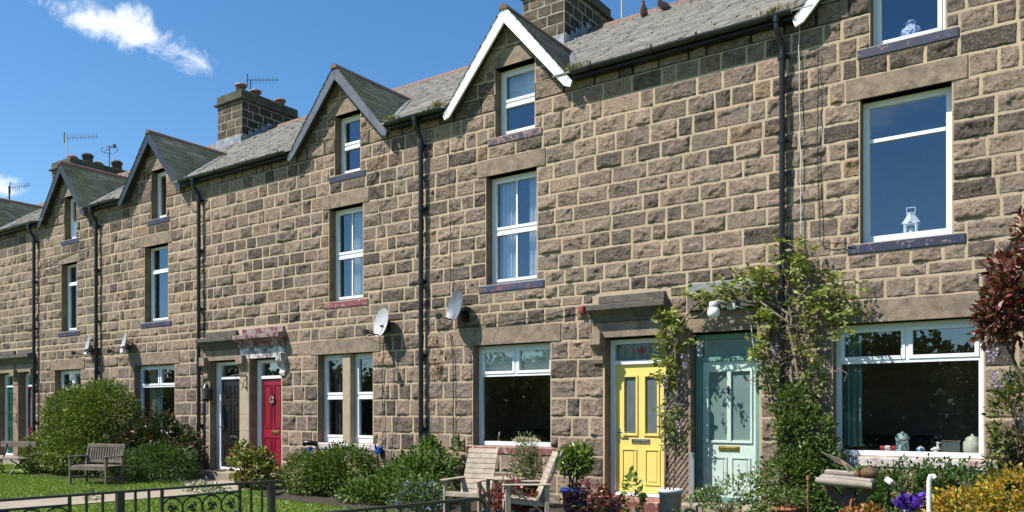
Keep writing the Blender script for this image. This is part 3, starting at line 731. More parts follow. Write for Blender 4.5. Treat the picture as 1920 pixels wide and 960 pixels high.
for dx in (-.045, 0, .045): m.prism([(cx+dx-.025, 2.22), (cx+dx, 2.17), (cx+dx+.025, 2.22), (cx+dx*1.3, 2.28)], y, y+.008, 'red_tin')
for q in range(1, 6): xx = fx0+.09+(fx1-fx0-.18)*q/6; m.box(xx-.004, xx+.004, y, y+.009, 2.09, 2.33, 'lead')
m.box(fx0+.09, fx1-.09, y+.001, y+.008, 2.265, 2.275, 'lead'); m.build('leaded_motif', dl)
door('A', 'mint_door', 'teal_frame', [(.10, .46, .03, .30), (.54, .90, .03, .30)], [(.12, .46, .42, .92), (.55, .89, .42, .92)], 'pale mint green door with two tall frosted panes',
     ('brass', .5, .36, .3), None, lt=2.02, fl_mat='mint_glass', pane_mat='mint_glass', fwl=.10, threshold='teal_frame')
m = MB(); ax = (DOORS['A'][0]+DOORS['A'][1])/2
m.tube([(ax-.03, .17, 1.62), (ax, .155, 1.60), (ax+.03, .17, 1.62)], .009, 'iron'); m.tube([(ax, .17, 1.66), (ax, .15, 1.62), (ax, .16, 1.55)], .012, 'iron')
kn = m.build('knocker', None); kn.parent = [o for o in HN['A'].children if o.name.startswith('door') and 'label' in o][0]
kn.data.transform(Matrix.Translation(-HN['A'].location))
dl = door('C', 'red_door', 'white_paint', [(.1, .45, .06, .36), (.55, .9, .06, .36), (.1, .45, .46, .94), (.55, .9, .46, .94)], [], 'deep red panelled door with a small wreath',
     ('brass', .62, .41, .24), None, lt=2.0, fwl=.13, threshold='red_door')
m = MB()
for i in range(40):
    t = i/40*6.28; c = Vector((-14.0+.05*math.cos(t), .165, 1.56+.055*math.sin(t))); m.tube([c, c+Vector((random.uniform(-.03, .03), -.03, random.uniform(-.03, .03)))], .012, random.choice(['clay_pot', 'ceramic_white', 'old_timber', 'bark']), 5)
m.tube([(-14.0, .16, 1.6), (-13.97, .15, 1.7)], .008, 'bark'); m.build('wreath', dl)
door('D', 'black_door', 'upvc', [(.12, .44, .04, .26), (.56, .88, .04, .26), (.12, .44, .38, .72), (.56, .88, .38, .72), (.18, .42, .8, .93), (.58, .82, .8, .93)], [], 'near black panelled door in a white frame',
     ('chrome', .55, .335, .26), ('chrome', -.015, .44), lt=2.02, fwl=.16)
door('E', 'red_door', 'upvc', [(.1, .9, .04, .34)], [(.06, .94, .40, .97)], 'red door with a big glazed upper half', None, None, lt=2.02, fwl=.11)
door('F', 'green_door', 'upvc', [(.12, .44, .05, .4), (.56, .88, .05, .4), (.12, .44, .5, .93), (.56, .88, .5, .93)], [], 'dark green panelled door', None, None, lt=2.02, fwl=.13)

def console(m, x0, x1, mat, z0=2.02, z1=2.5, pr=.15):
    pts = [(-.0, z0), (-.045, z0+.02), (-.06, z0+.07), (-.05, z0+.14), (-.075, z0+.23), (-pr, z0+.30), (-pr, z1), (0, z1)]
    m.prism(pts, x0, x1, mat, 'x')
def hood(hk, mat, frieze, x0, x1, blocking=None, corb=()):
    m = MB(); a, b = DOORS[hk]
    m.box(x0+.02, x1-.02, -.05, .2, 2.42, 2.66, frieze, bev=.006)
    h = m.build('door_lintel', HN[hk]); m = MB()
    pts = [(0, 2.66), (-.08, 2.66), (-.09, 2.70), (-.12, 2.76), (-.2, 2.82), (-.23, 2.83), (-.235, 2.90), (-.22, 2.91), (0, 2.935)]
    m.prism(pts, x0, x1, mat, 'x'); m.build('door_hood', HN[hk])
    m = MB(); m.box(x0+.12, x1-.06, -.06, .0, 2.937, 3.055, blocking or mat, bev=.006); m.build('blocking_course', h)
    for (c0, c1) in corb: m = MB(); console(m, c0, c1, 'dressed_stone' if hk != 'C' else 'peeling_white'); m.build('corbel', HN[hk])
hood('B', 'hood_stone', 'dressed_stone', *HOOD['B'], corb=[(-6.17, -6.0)])
hood('D', 'hood_stone', 'dressed_stone', *HOOD['D'], corb=[(-16.12, -15.94), (-14.82, -14.6)])
hood('C', 'peeling_red', 'peeling_white', -14.83, HOOD['C'][1], 'peeling_red', corb=[(-13.5, -13.34)])
hood('E', 'hood_stone', 'dressed_stone', *HOOD['E'], corb=[(-24.0, -23.93)])
hood('F', 'hood_stone', 'dressed_stone', *HOOD['F'], corb=[(-25.2, -24.94)])
m = MB(); m.box(-4.66, -3.5, -.03, .2, 2.42, 2.72, 'dressed_stone', bev=.006); dlA = m.build('door_lintel', HN['A'])
m = MB(); m.box(-4.62, -3.55, -.1, .0, 2.725, 2.95, 'hood_stone', bev=.01); m.box(-4.62, -3.6, -.06, .0, 2.955, 3.115, 'grey_slab', bev=.008); m.build('door_hood', HN['A'])
m = MB(); console(m, -3.6, -3.44, 'dressed_stone'); m.build('corbel', HN['A'])
for hk, x0, x1 in (('A', -4.97, -4.60), ('C', -14.83, -14.50), ('E', -25.22, -24.9)):
    m = MB()
    for z0, z1 in ((-.1, .88), (.885, 1.24), (1.245, 2.42)): m.box(x0+.002, x1-.002, -.045, .27, z0, z1, 'dressed_stone' if hk != 'C' else 'clean_stone', bev=.008)
    m.build('door_pillar', HN[hk])
m = MB(); console(m, -4.9, -4.66, 'dressed_stone'); m.build('corbel', HN['A'])

# plain stone flush pieces: threshold steps
def steps(hk, x0, x1, mat='paving'):
    m = MB(); m.box(x0, x1, -.42, .25, -.25, .02, mat, bev=.012); m.build('doorstep', HN[hk])
steps('B', -6.05, -4.9, 'brick_red'); steps('A', -4.66, -3.55); steps('C', -14.6, -13.45); steps('D', -16.0, -14.62); steps('E', -24.98, -23.95); steps('F', -26.3, -25.1)

# ------------------------------------------------------------------ chimneys (part of the house to their right)
def chimney(hk, x0, x1, y0, y1, zt, pots):
    V = []
    m1 = Masonry(lambda p: p*np.array([1, 1, 1])+np.array([0, y0, 0]))
    m2 = Masonry(lambda p: np.stack([x1-p[:, 1], p[:, 0], p[:, 2]], -1))
    m3 = Masonry(lambda p: np.stack([x0+p[:, 1], y0+y1-p[:, 0], p[:, 2]], -1))
    for mm, a, b in ((m1, x0, x1), (m2, y0, y1), (m3, y0, y1)):
        z = 8.7; i = 0
        while z < zt-.34:
            h = .24; zz = min(z+h, zt-.3); x = a-(.0 if i % 2 else .16)
            while x < b:
                w = rng.uniform(.3, .46); p, q = max(x, a), min(x+w, b)
                if b-q < .1: q = b; w = b-x+.01
                mm.stone(p, q, p, q, z, zz, rng.normal(.72, .2) if mm is not m1 else rng.normal(.3, .18), .4, .011); x += w  # side faces toned darker than the front: soot plus their shade, painted in
            mm.joint(a, b, a, b, z, zz); z = zz; i += 1
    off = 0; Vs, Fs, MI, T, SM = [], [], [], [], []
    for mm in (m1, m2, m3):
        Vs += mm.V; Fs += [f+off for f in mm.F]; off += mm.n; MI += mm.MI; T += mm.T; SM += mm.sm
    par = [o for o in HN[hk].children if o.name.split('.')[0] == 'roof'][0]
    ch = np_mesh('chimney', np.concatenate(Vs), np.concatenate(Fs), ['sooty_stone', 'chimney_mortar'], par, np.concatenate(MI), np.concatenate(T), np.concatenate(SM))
    m = MB(); m.box(x0+.01, x1-.01, y0+.01, y1-.01, 8.5, zt-.3, 'hood_stone')
    m.box(x0-.09, x1+.09, y0-.09, y1+.09, zt-.3, zt-.23, 'cap_stone', bev=.015)
    m.box(x0-.02, x1+.02, y0-.02, y1+.02, zt-.23, zt, 'cap_stone', bev=.02)
    m.build('chimney_cap', par)
    zb = zroof(y0)
    m = MB(); m.box(x0-.02, x1+.02, y0-.045, y0-.032, zb-.1, zb+.2, 'lead')
    y = y0-.02
    while y < RY: m.box(x1+.032, x1+.045, y, y+.22, zroof(y)-.1, zroof(y)+.24, 'lead'); y += .221
    m.build('flashing', par)
    for (px, py, kind) in pots:
        m = MB()
        if kind == 'block':
            m.lathe((px, py, zt), [(.19, 0), (.175, .22), (.0, .22)], 'sooty_pot', 4, smooth=False)
            m.lathe((px, py, zt+.22), [(.11, 0), (.12, .05), (.175, .07), (.175, .105), (.1, .13), (0, .13)], 'clay_pot'); m.lathe((px, py, zt+.32), [(.165, 0), (.17, .02), (.12, .035), (0, .04)], 'pot_rim')
        elif kind == 'cowl':
            m.lathe((px, py, zt), [(.12, 0), (.12, .12), (.2, .13), (.19, .17), (.08, .24), (0, .25)], 'clay_pot')
        else:
            m.lathe((px, py, zt), [(.2, 0), (.17, .3), (.21, .31), (.21, .38), (.12, .45), (0, .46)], 'sooty_pot')
        m.build('chimney_pot', par)
chimney('B', -10.2, -9.12, 3.95, 6.0, 10.75, [(-9.65, 4.4, 'block'), (-9.65, 5.0, 'block'), (-9.65, 5.6, 'block')])
chimney('D', -21.27, -20.12, 3.95, 6.0, 10.72, [(-20.62, 4.3, 'block'), (-20.65, 4.85, 'block'), (-20.62, 5.75, 'block')])
chimney('F', -31.3, -29.95, 3.95, 6.3, 10.5, [(-30.5, 4.3, 'cowl'), (-30.5, 4.85, 'tall'), (-30.5, 5.25, 'cowl'), (-30.45, 5.95, 'tall')])

# ------------------------------------------------------------------ rainwater pipes (parts of the houses)
def downpipe(hk, x, zb, head=True, r=.038):
    m = MB(); y = -.1
    m.tube([(x-.04, -.215, 6.50), (x-.04, -.215, 6.36), (x-.03, -.20, 6.31), (x-.005, -.12, 6.17), (x, y, 6.10), (x, y, zb)], r, 'black_plastic', 10)
    for z in (6.02, 4.9, 3.6, 2.3, 1.0):
        if z > zb: m.tube([(x, y, z-.05), (x, y, z+.05)], r*1.25, 'black_plastic', 10); m.box(x-.075, x+.075, -.06, .0, z-.02, z+.02, 'black_plastic')
    m.tube([(x-.04, -.215, 6.50), (x-.04, -.215, 6.42)], r*1.3, 'black_plastic', 10)
    m.build('downpipe', HN[hk])
downpipe('A', -3.28, -.1); downpipe('B', -9.62, -.1, r=.043); downpipe('D', -16.2, -.1, r=.043); downpipe('E', -20.56, -.1, r=.043); downpipe('E', -23.84, -.1, r=.043)
def wire(name, pts, r=.007, parent=None, mat='cable'):
    P = []
    pts = [Vector(p) for p in pts]
    for a, b in zip(pts[:-1], pts[1:]):
        k = max(2, int((b-a).length/.12))
        for i in range(k): P.append(a.lerp(b, i/k)+Vector((random.uniform(-.008, .008), random.uniform(-.006, .0), random.uniform(-.006, .006))))
    P.append(pts[-1]); m = MB(); m.tube(P, r, mat, 5); return m.build(name, parent)
wire('cable', [(-9.0, -.03, 2.65), (-8.93, -.04, 2.2), (-8.93, -.04, .3)], .009, HN['B']); wire('cable', [(-8.86, -.04, 2.75), (-8.4, -.04, 2.76), (-7.3, -.05, 2.82), (-6.25, -.05, 2.93)], .008, HN['B'])
wire('cable', [(-9.02, -.05, 5.8), (-9.0, -.05, 5.0), (-8.98, -.05, 4.3), (-8.99, -.05, 3.3)], .006, HN['B'])
wire('cable', [(-10.55, -.04, 2.8), (-10.62, -.04, 2.0), (-10.6, -.04, .9), (-10.62, -.04, .5)], .007, HN['C']); wire('cable', [(-10.5, -.04, 2.7), (-10.34, -.04, 2.2), (-10.3, -.04, 1.3), (-10.4, -.04, .4)], .006, HN['C'])
wire('cable', [(-3.08, -.04, 6.45), (-3.06, -.05, 5.2), (-3.05, -.05, 3.4)], .007, HN['A'], 'zinc'); wire('cable', [(-2.83, -.05, 6.0), (-2.84, -.05, 4.6), (-2.8, -.05, 3.5), (-2.4, -.05, 3.42)], .006, HN['A'])
wire('cable', [(-10.6, -.05, 6.3), (-10.75, -.05, 5.8), (-11.0, -.05, 5.55), (-10.75, -.05, 5.4), (-10.62, -.04, 4.6)], .006, HN['C'])
wire('cable', [(-17.0, -.05, 6.2), (-16.05, -.04, 5.6)], .005, HN['D']); wire('cable', [(-23.7, -.04, 5.3), (-21.0, -.04, 5.6)], .009, HN['E'])

# ------------------------------------------------------------------ ground
def sheet(name, poly, z, mat, kind='structure', thick=0):
    m = MB()
    if thick: m.prism(poly, z-thick, z, mat, 'z')
    else: m.add([(x, y, z) for x, y in poly], [list(range(len(poly)))], mat)
    return tag(m.build(name), kind=kind)
GZ = -.15
sheet('ground', [(-600, -600), (600, -600), (600, 600), (-600, 600)], GZ-.012, 'turf')
sheet('path', [(-14.35, -11.5), (-13.05, -11.5), (-12.9, -5.2), (-12.75, -1.5), (-12.9, -.42), (-16.1, -.42), (-15.2, -1.2), (-14.1, -1.6)], GZ+.008, 'paving', thick=.04)
sheet('garden_soil', [(-13.0, -.02), (-12.6, -1.2), (-11.6, -2.0), (-8.9, -2.4), (-4.7, -2.4), (-.2, -2.6), (1.1, -2.6), (1.1, -.02)], GZ+.004, 'soil', thick=.03)
sheet('flower_bed', [(-22.2, -.02), (-21.8, -1.2), (-19.2, -2.2), (-16.2, -2.0), (-16.1, -.02)], GZ+.004, 'soil', thick=.03)
# mown turf blades
def blades(name, poly_test, x0, x1, y0, y1, count, hgt, cols, zg=GZ-.012):
    X = rng.uniform(x0, x1, count); Y = rng.uniform(y0, y1, count); keep = poly_test(X, Y); X, Y = X[keep], Y[keep]; n = len(X)
    a = rng.uniform(0, 6.28, n); w = rng.uniform(.006, .012, n); h = hgt*rng.uniform(.6, 1.4, n); lx, ly = rng.normal(0, .4, n)*h, rng.normal(0, .4, n)*h
    V = np.empty((n, 3, 3)); V[:, 0] = np.stack([X-np.cos(a)*w, Y-np.sin(a)*w, np.full(n, zg)], -1); V[:, 1] = np.stack([X+np.cos(a)*w, Y+np.sin(a)*w, np.full(n, zg)], -1); V[:, 2] = np.stack([X+lx, Y+ly, zg+h], -1)
    c = np.array(cols)[rng.integers(0, len(cols), n)]*rng.uniform(.75, 1.25, (n, 1))
    return np_mesh(name, V.reshape(-1, 3), np.arange(3*n).reshape(-1, 3), ['leaf'], tone=np.repeat(c, 3, 0))
def lawn_test(X, Y):
    path = (X > -14.4+np.clip(-(Y+1.6), -9, 0)*0) & (X < -12.75) & (Y < .0)
    near = (Y > -1.3) & (X > -16.2) & (X < -12.5)
    bed = ((X > -22.2) & (X < -16.2) & (Y > -1.7)) | ((X > -11.6) & (Y > -2.2)) | ((X > -12.8) & (Y > -1.4))
    return ~(path | bed | near)
tag(blades('lawn_grass', lawn_test, -27, -5, -6.5, -.6, 150000, .035, [(.16, .24, .03), (.12, .195, .027), (.2, .27, .045)]), kind='stuff')

# ------------------------------------------------------------------ foliage
def leaves(P, size, cols, up=.4, out=None, aspect=.5, jitter=.35, fold=.25):
    """diamond leaves with a fold along the midrib; P (n,3), out (n,3) outward direction"""
    n = len(P); d = rng.normal(size=(n, 3)); d /= np.linalg.norm(d, axis=1, keepdims=True)
    if out is not None: d = d*.75+out
    d[:, 2] += up*.3; d /= np.linalg.norm(d, axis=1, keepdims=True)
    nr = rng.normal(size=(n, 3)); nr[:, 2] += up*2
    if out is not None: nr += out*.7
    side = np.cross(d, nr); side /= np.linalg.norm(side, axis=1, keepdims=True)+1e-9; nn = np.cross(side, d)
    s = (size*rng.uniform(1-jitter, 1+jitter, n))[:, None]
    V = np.empty((n, 4, 3)); V[:, 0] = P; V[:, 1] = P+d*s*.5+side*s*aspect*.5+nn*s*fold*.3; V[:, 2] = P+d*s-nn*s*.1; V[:, 3] = P+d*s*.5-side*s*aspect*.5+nn*s*fold*.3
    c = np.array(cols)[rng.integers(0, len(cols), n)]*rng.uniform(.7, 1.25, (n, 1))
    F = np.arange(4*n).reshape(-1, 4)
    return V.reshape(-1, 3), F, np.repeat(c, 4, 0)
def blob_points(blobs, shell=.72, lump=.25, freq=2.6):
    Ps, Os = [], []
    for cx, cy, cz, rx, ry, rz, n in blobs:
        d = rng.normal(size=(n, 3)); d /= np.linalg.norm(d, axis=1, keepdims=True)
        r = np.where(rng.random(n) < .75, rng.uniform(shell, 1.0, n), rng.random(n)**.5)
        k = 1+lump*2*(vn(d*freq+np.array([cx*3, cy*3, cz*3])+50)-.5)+lump*(vn(d*freq*2.7+np.array([cx, cy, cz])*5+80)-.5)
        P = np.array([cx, cy, cz])+d*np.array([rx, ry, rz])*(r*k)[:, None]
        Ps.append(P); Os.append(d)
    P = np.concatenate(Ps); O = np.concatenate(Os); keep = P[:, 2] > GZ
    return P[keep], O[keep]
def gaps(P, freq, thr): return vn(P*freq+31) > thr
def shrub(name, label, cat, base, blobs, size, cols, mat='leaf', group=None, stems=6, stem_mat='bark', gap=.28, gfreq=5, aspect=.5, lump=.25, up=.4, extra=None, stem_r=.02, shell=.72):
    root = tag(empty(name, base), label, cat, group); P, O = blob_points(blobs, shell, lump)
    k = gaps(P, gfreq, gap); P, O = P[k], O[k]
    sets = [leaves(P, size, cols, up, O, aspect)]
    if extra is not None:
        for (fn, ecols, esize, easp) in extra: Q, QO = fn(P, O); sets.append(leaves(Q, esize, ecols, up, QO, easp))
    V = np.concatenate([s[0] for s in sets]); T = np.concatenate([s[2] for s in sets])
    np_mesh('foliage', V, np.arange(len(V)).reshape(-1, 4), [mat], root, tone=T)
    m = MB(); b = Vector(base)
    for i in range(stems):
        bl = blobs[i % len(blobs)]; e = Vector((bl[0]+random.uniform(-.6, .6)*bl[3], bl[1]+random.uniform(-.6, .6)*bl[4], bl[2]+random.uniform(.1, .6)*bl[5]))
        s0 = b+Vector((random.uniform(-.08, .08), random.uniform(-.08, .08), -.02)); md = s0.lerp(e, .5)+Vector((random.uniform(-.1, .1), random.uniform(-.1, .1), .1))
        m.tube([s0, md, e], [stem_r, stem_r*.7, stem_r*.3], stem_mat, 6)
    m.build('stem', root); return root
HEDGE = [(.12, .165, .026), (.085, .13, .02), (.17, .21, .038), (.06, .095, .016)]
DKG = [(.04, .085, .018), (.055, .11, .02), (.075, .13, .03)]; MIDG = [(.06, .12, .025), (.085, .15, .03), (.045, .09, .02)]
RED = [(.10, .022, .022), (.16, .04, .03), (.07, .02, .02), (.05, .045, .02)]; GLOSSY = [(.03, .055, .018), (.045, .07, .025), (.06, .08, .03)]
shrub('clipped_hedge', 'tall rounded bright green shrub against the wall, left of the wooden bench', 'hedge', (-19.2, -1.1, GZ),
      [(-18.7, -.95, .95, 1.2, .75, 1.12, 21000), (-19.75, -1.0, .95, 1.0, .75, 1.0, 17000), (-20.35, -1.25, .3, .75, .7, .6, 8000), (-18.9, -1.35, .35, 1.3, .7, .6, 12000)],
      .06, HEDGE, stems=8, gap=.2, gfreq=6, lump=.11)
reds = lambda th: (lambda P, O: (P[(P[:, 2] > th)][::2], O[(P[:, 2] > th)][::2]))
shrub('photinia', 'glossy dark shrub with red young shoots under the window, behind the bench', 'shrub', (-17.0, -.8, GZ),
      [(-17.4, -.8, .5, .75, .5, .55, 2600), (-16.6, -.75, .65, .7, .45, .6, 2800), (-15.95, -.7, .5, .5, .4, .5, 1400), (-17.5, -1.4, .2, .7, .4, .5, 1500)], .1, GLOSSY, 'glossy_leaf', gap=.36, stems=9, lump=.3,
      extra=[(lambda P, O: (P[::5]+O[::5]*.06, O[::5]), RED+[(.2, .08, .03)], .09, .45)])
shrub('low_shrub', 'low feathery mid green mound beside the downpipe and black door', 'shrub', (-15.95, -1.15, GZ),
      [(-15.9, -1.15, .12, .95, .6, .55, 9000), (-16.6, -1.5, .05, .7, .45, .4, 4500)], .075, DKG, gap=.2, aspect=.22, lump=.12, up=.8, stems=4)
shrub('rose_bush', 'upright bush with pale and bronze leaves before the red door', 'shrub', (-12.95, -1.2, GZ),
      [(-12.98, -1.2, .27, .42, .36, .3, 900), (-12.8, -1.2, .42, .28, .26, .2, 380), (-13.25, -1.15, .5, .17, .18, .22, 240), (-12.6, -1.2, .18, .28, .28, .22, 320), (-12.9, -1.2, .02, .3, .26, .16, 220)], .09, [(.2, .25, .06), (.13, .19, .035), (.26, .28, .1), (.16, .08, .03)], 'glossy_leaf', gap=.3, stems=10, lump=.35, aspect=.7,
      extra=[(lambda P, O: (P[::9]+O[::9]*.05, O[::9]), [(.2, .05, .04), (.24, .1, .04)], .07, .5)])
shrub('box_bush', 'rounded dense green bush below the mullioned window', 'shrub', (-10.9, -1.1, GZ),
      [(-10.55, -1.1, .2, .72, .55, .52, 9000), (-11.15, -1.15, .12, .72, .55, .48, 8000)], .055, [(.075, .125, .022), (.105, .16, .03), (.14, .19, .04), (.05, .085, .018)], gap=.26, gfreq=6, lump=.24, stems=6)
shrub('leafy_border_plant', 'loose leafy border plants at the foot of the downpipe left of the wooden chairs', 'plant', (-8.95, -1.0, GZ),
      [(-9.3, -.9, .1, .5, .45, .4, 2600), (-8.75, -1.0, .2, .5, .45, .45, 2600), (-8.5, -1.5, .0, .55, .4, .3, 2000), (-9.35, -1.6, -.05, .6, .4, .28, 2200), (-9.2, -.35, .45, .25, .2, .4, 900)], .085, [(.09, .15, .03), (.06, .12, .025), (.13, .18, .045)], gap=.3, stems=5, lump=.35)
shrub('forget_me_nots', 'clump of small pale blue flowers beside the left wooden chair', 'flowers', (-8.05, -1.75, GZ),
      [(-8.1, -1.8, -.05, .42, .35, .3, 1700)], .06, [(.1, .15, .06), (.075, .12, .05)], gap=.2, stems=3, stem_r=.008, extra=[(lambda P, O: (P[::4]+O[::4]*.05, O[::4]), [(.16, .24, .5), (.22, .3, .55)], .03, .9)])
shrub('young_climber', 'thin upright shoot of pale leaves against the wall by the left chair', 'plant', (-8.72, -.2, GZ), [(-8.72, -.2, .45, .07, .07, .42, 160)], .09, [(.13, .19, .05)], gap=.0, stems=2, stem_r=.008)
shrub('dry_climber', 'sparse brown dead leaves clinging to the wall right of the downpipe', 'plant', (-9.4, -.06, GZ), [(-9.32, -.05, 2.25, .13, .04, .4, 90), (-9.3, -.05, 1.95, .1, .03, .2, 50)], .06, [(.25, .13, .06), (.18, .09, .04)], gap=.3, stems=3, stem_r=.005)

# climbers on the right hand house
wist = tag(empty('wisteria', (-3.3, -.15, GZ)), 'twisting wisteria with pale leaves climbing over the mint door', 'climber')
m = MB()
def vine(pts, r0, r1, tw=.03):
    P = []; pts = [Vector(p) for p in pts]
    for a, b in zip(pts[:-1], pts[1:]):
        k = max(2, int((b-a).length/.15))
        for i in range(k): P.append(a.lerp(b, i/k)+Vector((random.uniform(-tw, tw), random.uniform(-tw, tw)*.6, random.uniform(-tw, tw))))
    P.append(pts[-1]); n = len(P); m.tube(P, [r0+(r1-r0)*i/(n-1) for i in range(n)], 'vine_bark', 6)
trunk = [(-3.15, -.25, GZ), (-3.1, -.2, .6), (-3.2, -.17, 1.3), (-3.12, -.15, 2.0), (-3.2, -.14, 2.6)]
vine(trunk, .035, .022); vine([(-3.1, -.3, GZ), (-3.25, -.22, .8), (-3.05, -.18, 1.6), (-3.15, -.16, 2.5), (-3.25, -.15, 3.3)], .03, .012)
vine([(-3.2, -.14, 2.6), (-3.6, -.2, 2.85), (-4.1, -.24, 2.9), (-4.5, -.25, 2.75), (-4.75, -.22, 2.4), (-4.72, -.2, 1.6)], .022, .008)
vine([(-3.2, -.16, 2.5), (-3.5, -.25, 2.75), (-4.0, -.27, 2.8), (-4.55, -.25, 2.6), (-4.8, -.2, 2.1)], .02, .008); vine([(-3.25, -.14, 2.6), (-3.45, -.2, 2.95), (-3.9, -.22, 3.0), (-4.4, -.22, 2.85)], .016, .006)
vine([(-3.15, -.15, 2.6), (-2.95, -.14, 2.9), (-2.7, -.13, 2.8), (-2.5, -.12, 2.6)], .016, .006); vine([(-3.2, -.15, 2.6), (-3.05, -.15, 3.0), (-3.1, -.14, 3.4)], .014, .006)
for i in range(60):
    a = Vector((random.uniform(-3.55, -2.75), -.13, random.uniform(1.7, 3.35))); P = [a]
    for q in range(5): P.append(P[-1]+Vector((random.uniform(-.14, .14), random.uniform(-.04, .03), random.uniform(-.12, .1))))
    vine(P, .009, .004, .01)
m.build('stem', wist)
wb_ = [(-3.5, -.2, 3.1, .14, .1, .25, 200), (-3.05, -.2, 3.2, .14, .1, .2, 120), (-2.75, -.18, 2.75, .42, .12, .3, 420), (-3.5, -.22, 2.6, .14, .12, .2, 120), (-3.85, -.24, 3.02, .45, .08, .08, 240), (-4.5, -.24, 2.88, .25, .1, .14, 230),
       (-4.85, -.16, 2.55, .2, .07, .28, 330), (-4.9, -.14, 1.95, .16, .06, .4, 360), (-4.88, -.13, 1.25, .1, .05, .3, 130), (-3.5, -.2, 2.15, .14, .12, .25, 140), (-2.95, -.2, 2.1, .12, .12, .25, 110), (-3.15, -.15, 3.4, .25, .1, .2, 110), (-2.45, -.15, 2.35, .16, .09, .22, 90), (-4.5, -.2, 2.3, .06, .05, .1, 10)]
def compound(blobs, cols, n_leaf=9, L=.19, size=.085):
    P, O = blob_points(blobs, .3, .3); k = vn(P*6+31) > .3; P, O = P[k][::7], O[k][::7]; n = len(P)
    d = rng.normal(size=(n, 3))+O*.6; d[:, 2] -= .5; d[:, 1] -= .2; d /= np.linalg.norm(d, axis=1, keepdims=True)
    pts, outs = [], []
    sd = np.cross(d, np.array([0, 0, 1.])); sd /= np.linalg.norm(sd, axis=1, keepdims=True)+1e-9
    for i in range(n_leaf):
        t = (i//2+1)/(n_leaf//2+1); s = 1 if i % 2 else -1
        pts.append(P+d*L*t); outs.append(sd*s*1.6+d*.8)
    return leaves(np.concatenate(pts), size, cols, .2, np.concatenate(outs), .42)
V, F, T = compound(wb_, [(.24, .27, .06), (.19, .23, .045), (.3, .31, .09), (.14, .18, .035)]); np_mesh('foliage', V, F, ['leaf'], wist, tone=T)
def raceme(x, y, z, L=.22):
    n = 42; t = rng.random(n); r = .04*(1-t*.8)+.008; a = rng.uniform(0, 6.28, n)
    P = np.stack([x+r*np.cos(a), y+r*np.sin(a), z-t*L], -1); V, F, T = leaves(P, .028, [(.36, .3, .5), (.5, .44, .6), (.28, .22, .42)], -.3, None, .9); np_mesh('flower_raceme', V, F, ['petal'], wist, tone=T)
for (u, v, yy) in ((1284, 665, -.3), (1246, 700, -.3), (1262, 735, -.3), (1275, 790, -.3), (1312, 640, -.32), (1452, 640, -.2), (1240, 760, -.28)):
    p = at(u, v, yy); raceme(p.x, p.y, p.z)
CLB = [(.075, .125, .025), (.1, .16, .032), (.13, .19, .045), (.05, .09, .02)]
shrub('climbing_shrub', 'dense small-leaved green climber around the downpipe, right of the mint door', 'climber', (-3.0, -.25, GZ),
      [(-3.1, -.3, 1.35, .28, .2, .3, 1500), (-2.95, -.36, .95, .38, .26, .42, 2500), (-3.0, -.5, .4, .52, .4, .43, 3200), (-2.7, -.4, .55, .33, .3, .38, 1600), (-3.42, -.28, 1.75, .13, .12, .2, 300), (-2.82, -.25, 1.7, .12, .1, .25, 260)],
      .055, CLB, stems=7, gap=.3, gfreq=7, lump=.3)
shrub('border_shrub', 'low mass of small green leaves under the wide front window', 'shrub', (-1.9, -.7, GZ),
      [(-2.3, -.65, .22, .5, .4, .42, 3600), (-1.7, -.65, .28, .55, .4, .4, 3800), (-1.1, -.6, .3, .5, .4, .42, 3400), (-1.35, -.9, .45, .22, .18, .33, 900)], .055, [(.06, .12, .025), (.09, .155, .03), (.045, .09, .02)], stems=6, gap=.3, gfreq=6, lump=.3)
shrub('wall_climber', 'mixed green climber on the wall at the right edge of the picture', 'climber', (-.55, -.35, GZ),
      [(-.55, -.35, 1.0, .35, .25, .8, 3200), (-.35, -.4, .4, .4, .3, .5, 2200), (-.75, -.3, .6, .2, .18, .4, 800)], .06, [(.08, .12, .025), (.12, .15, .035), (.055, .09, .02), (.15, .14, .04)], stems=6, gap=.36, lump=.3)
def wr(x, y, z):
    n = 60; t = rng.random(n); a = rng.uniform(0, 6.28, n); r = .05*(1-t*.6)
    return np.stack([x+r*np.cos(a), y+r*np.sin(a), z-t*.16], -1)
lil = np.concatenate([wr(*at(1868, 700, -.25)), wr(*at(1885, 712, -.25)), wr(*at(1905, 690, -.25)), wr(*at(1860, 655, -.2))])
V, F, T = leaves(lil, .03, [(.34, .3, .5), (.46, .42, .6)], 0, None, .9); o = np_mesh('lilac_blossom', V, F, ['petal'], tone=T); tag(o, 'pale lilac hanging blossoms on the wall at the right edge', 'flowers')
shrub('golden_spiraea', 'golden yellow and orange bush in the bottom right corner', 'shrub', (-1.0, -2.0, GZ),
      [(-.95, -1.9, .2, .42, .38, .33, 3800), (-.5, -1.8, .33, .42, .38, .42, 3800), (-1.3, -2.1, .02, .32, .3, .22, 1600)], .05, [(.42, .3, .03), (.5, .36, .05), (.34, .26, .03), (.4, .17, .03), (.16, .17, .03)], stems=8, gap=.28, gfreq=7, lump=.3)
shrub('orange_shrub', 'small coppery orange plant in front of the bird table', 'plant', (-1.95, -2.3, GZ), [(-1.9, -2.25, .14, .2, .18, .22, 420), (-1.75, -2.3, .2, .14, .14, .18, 220)], .055, [(.3, .1, .03), (.36, .16, .04), (.2, .12, .03)], stems=5, gap=.25)
pp = at(1890, 560, -3.0)
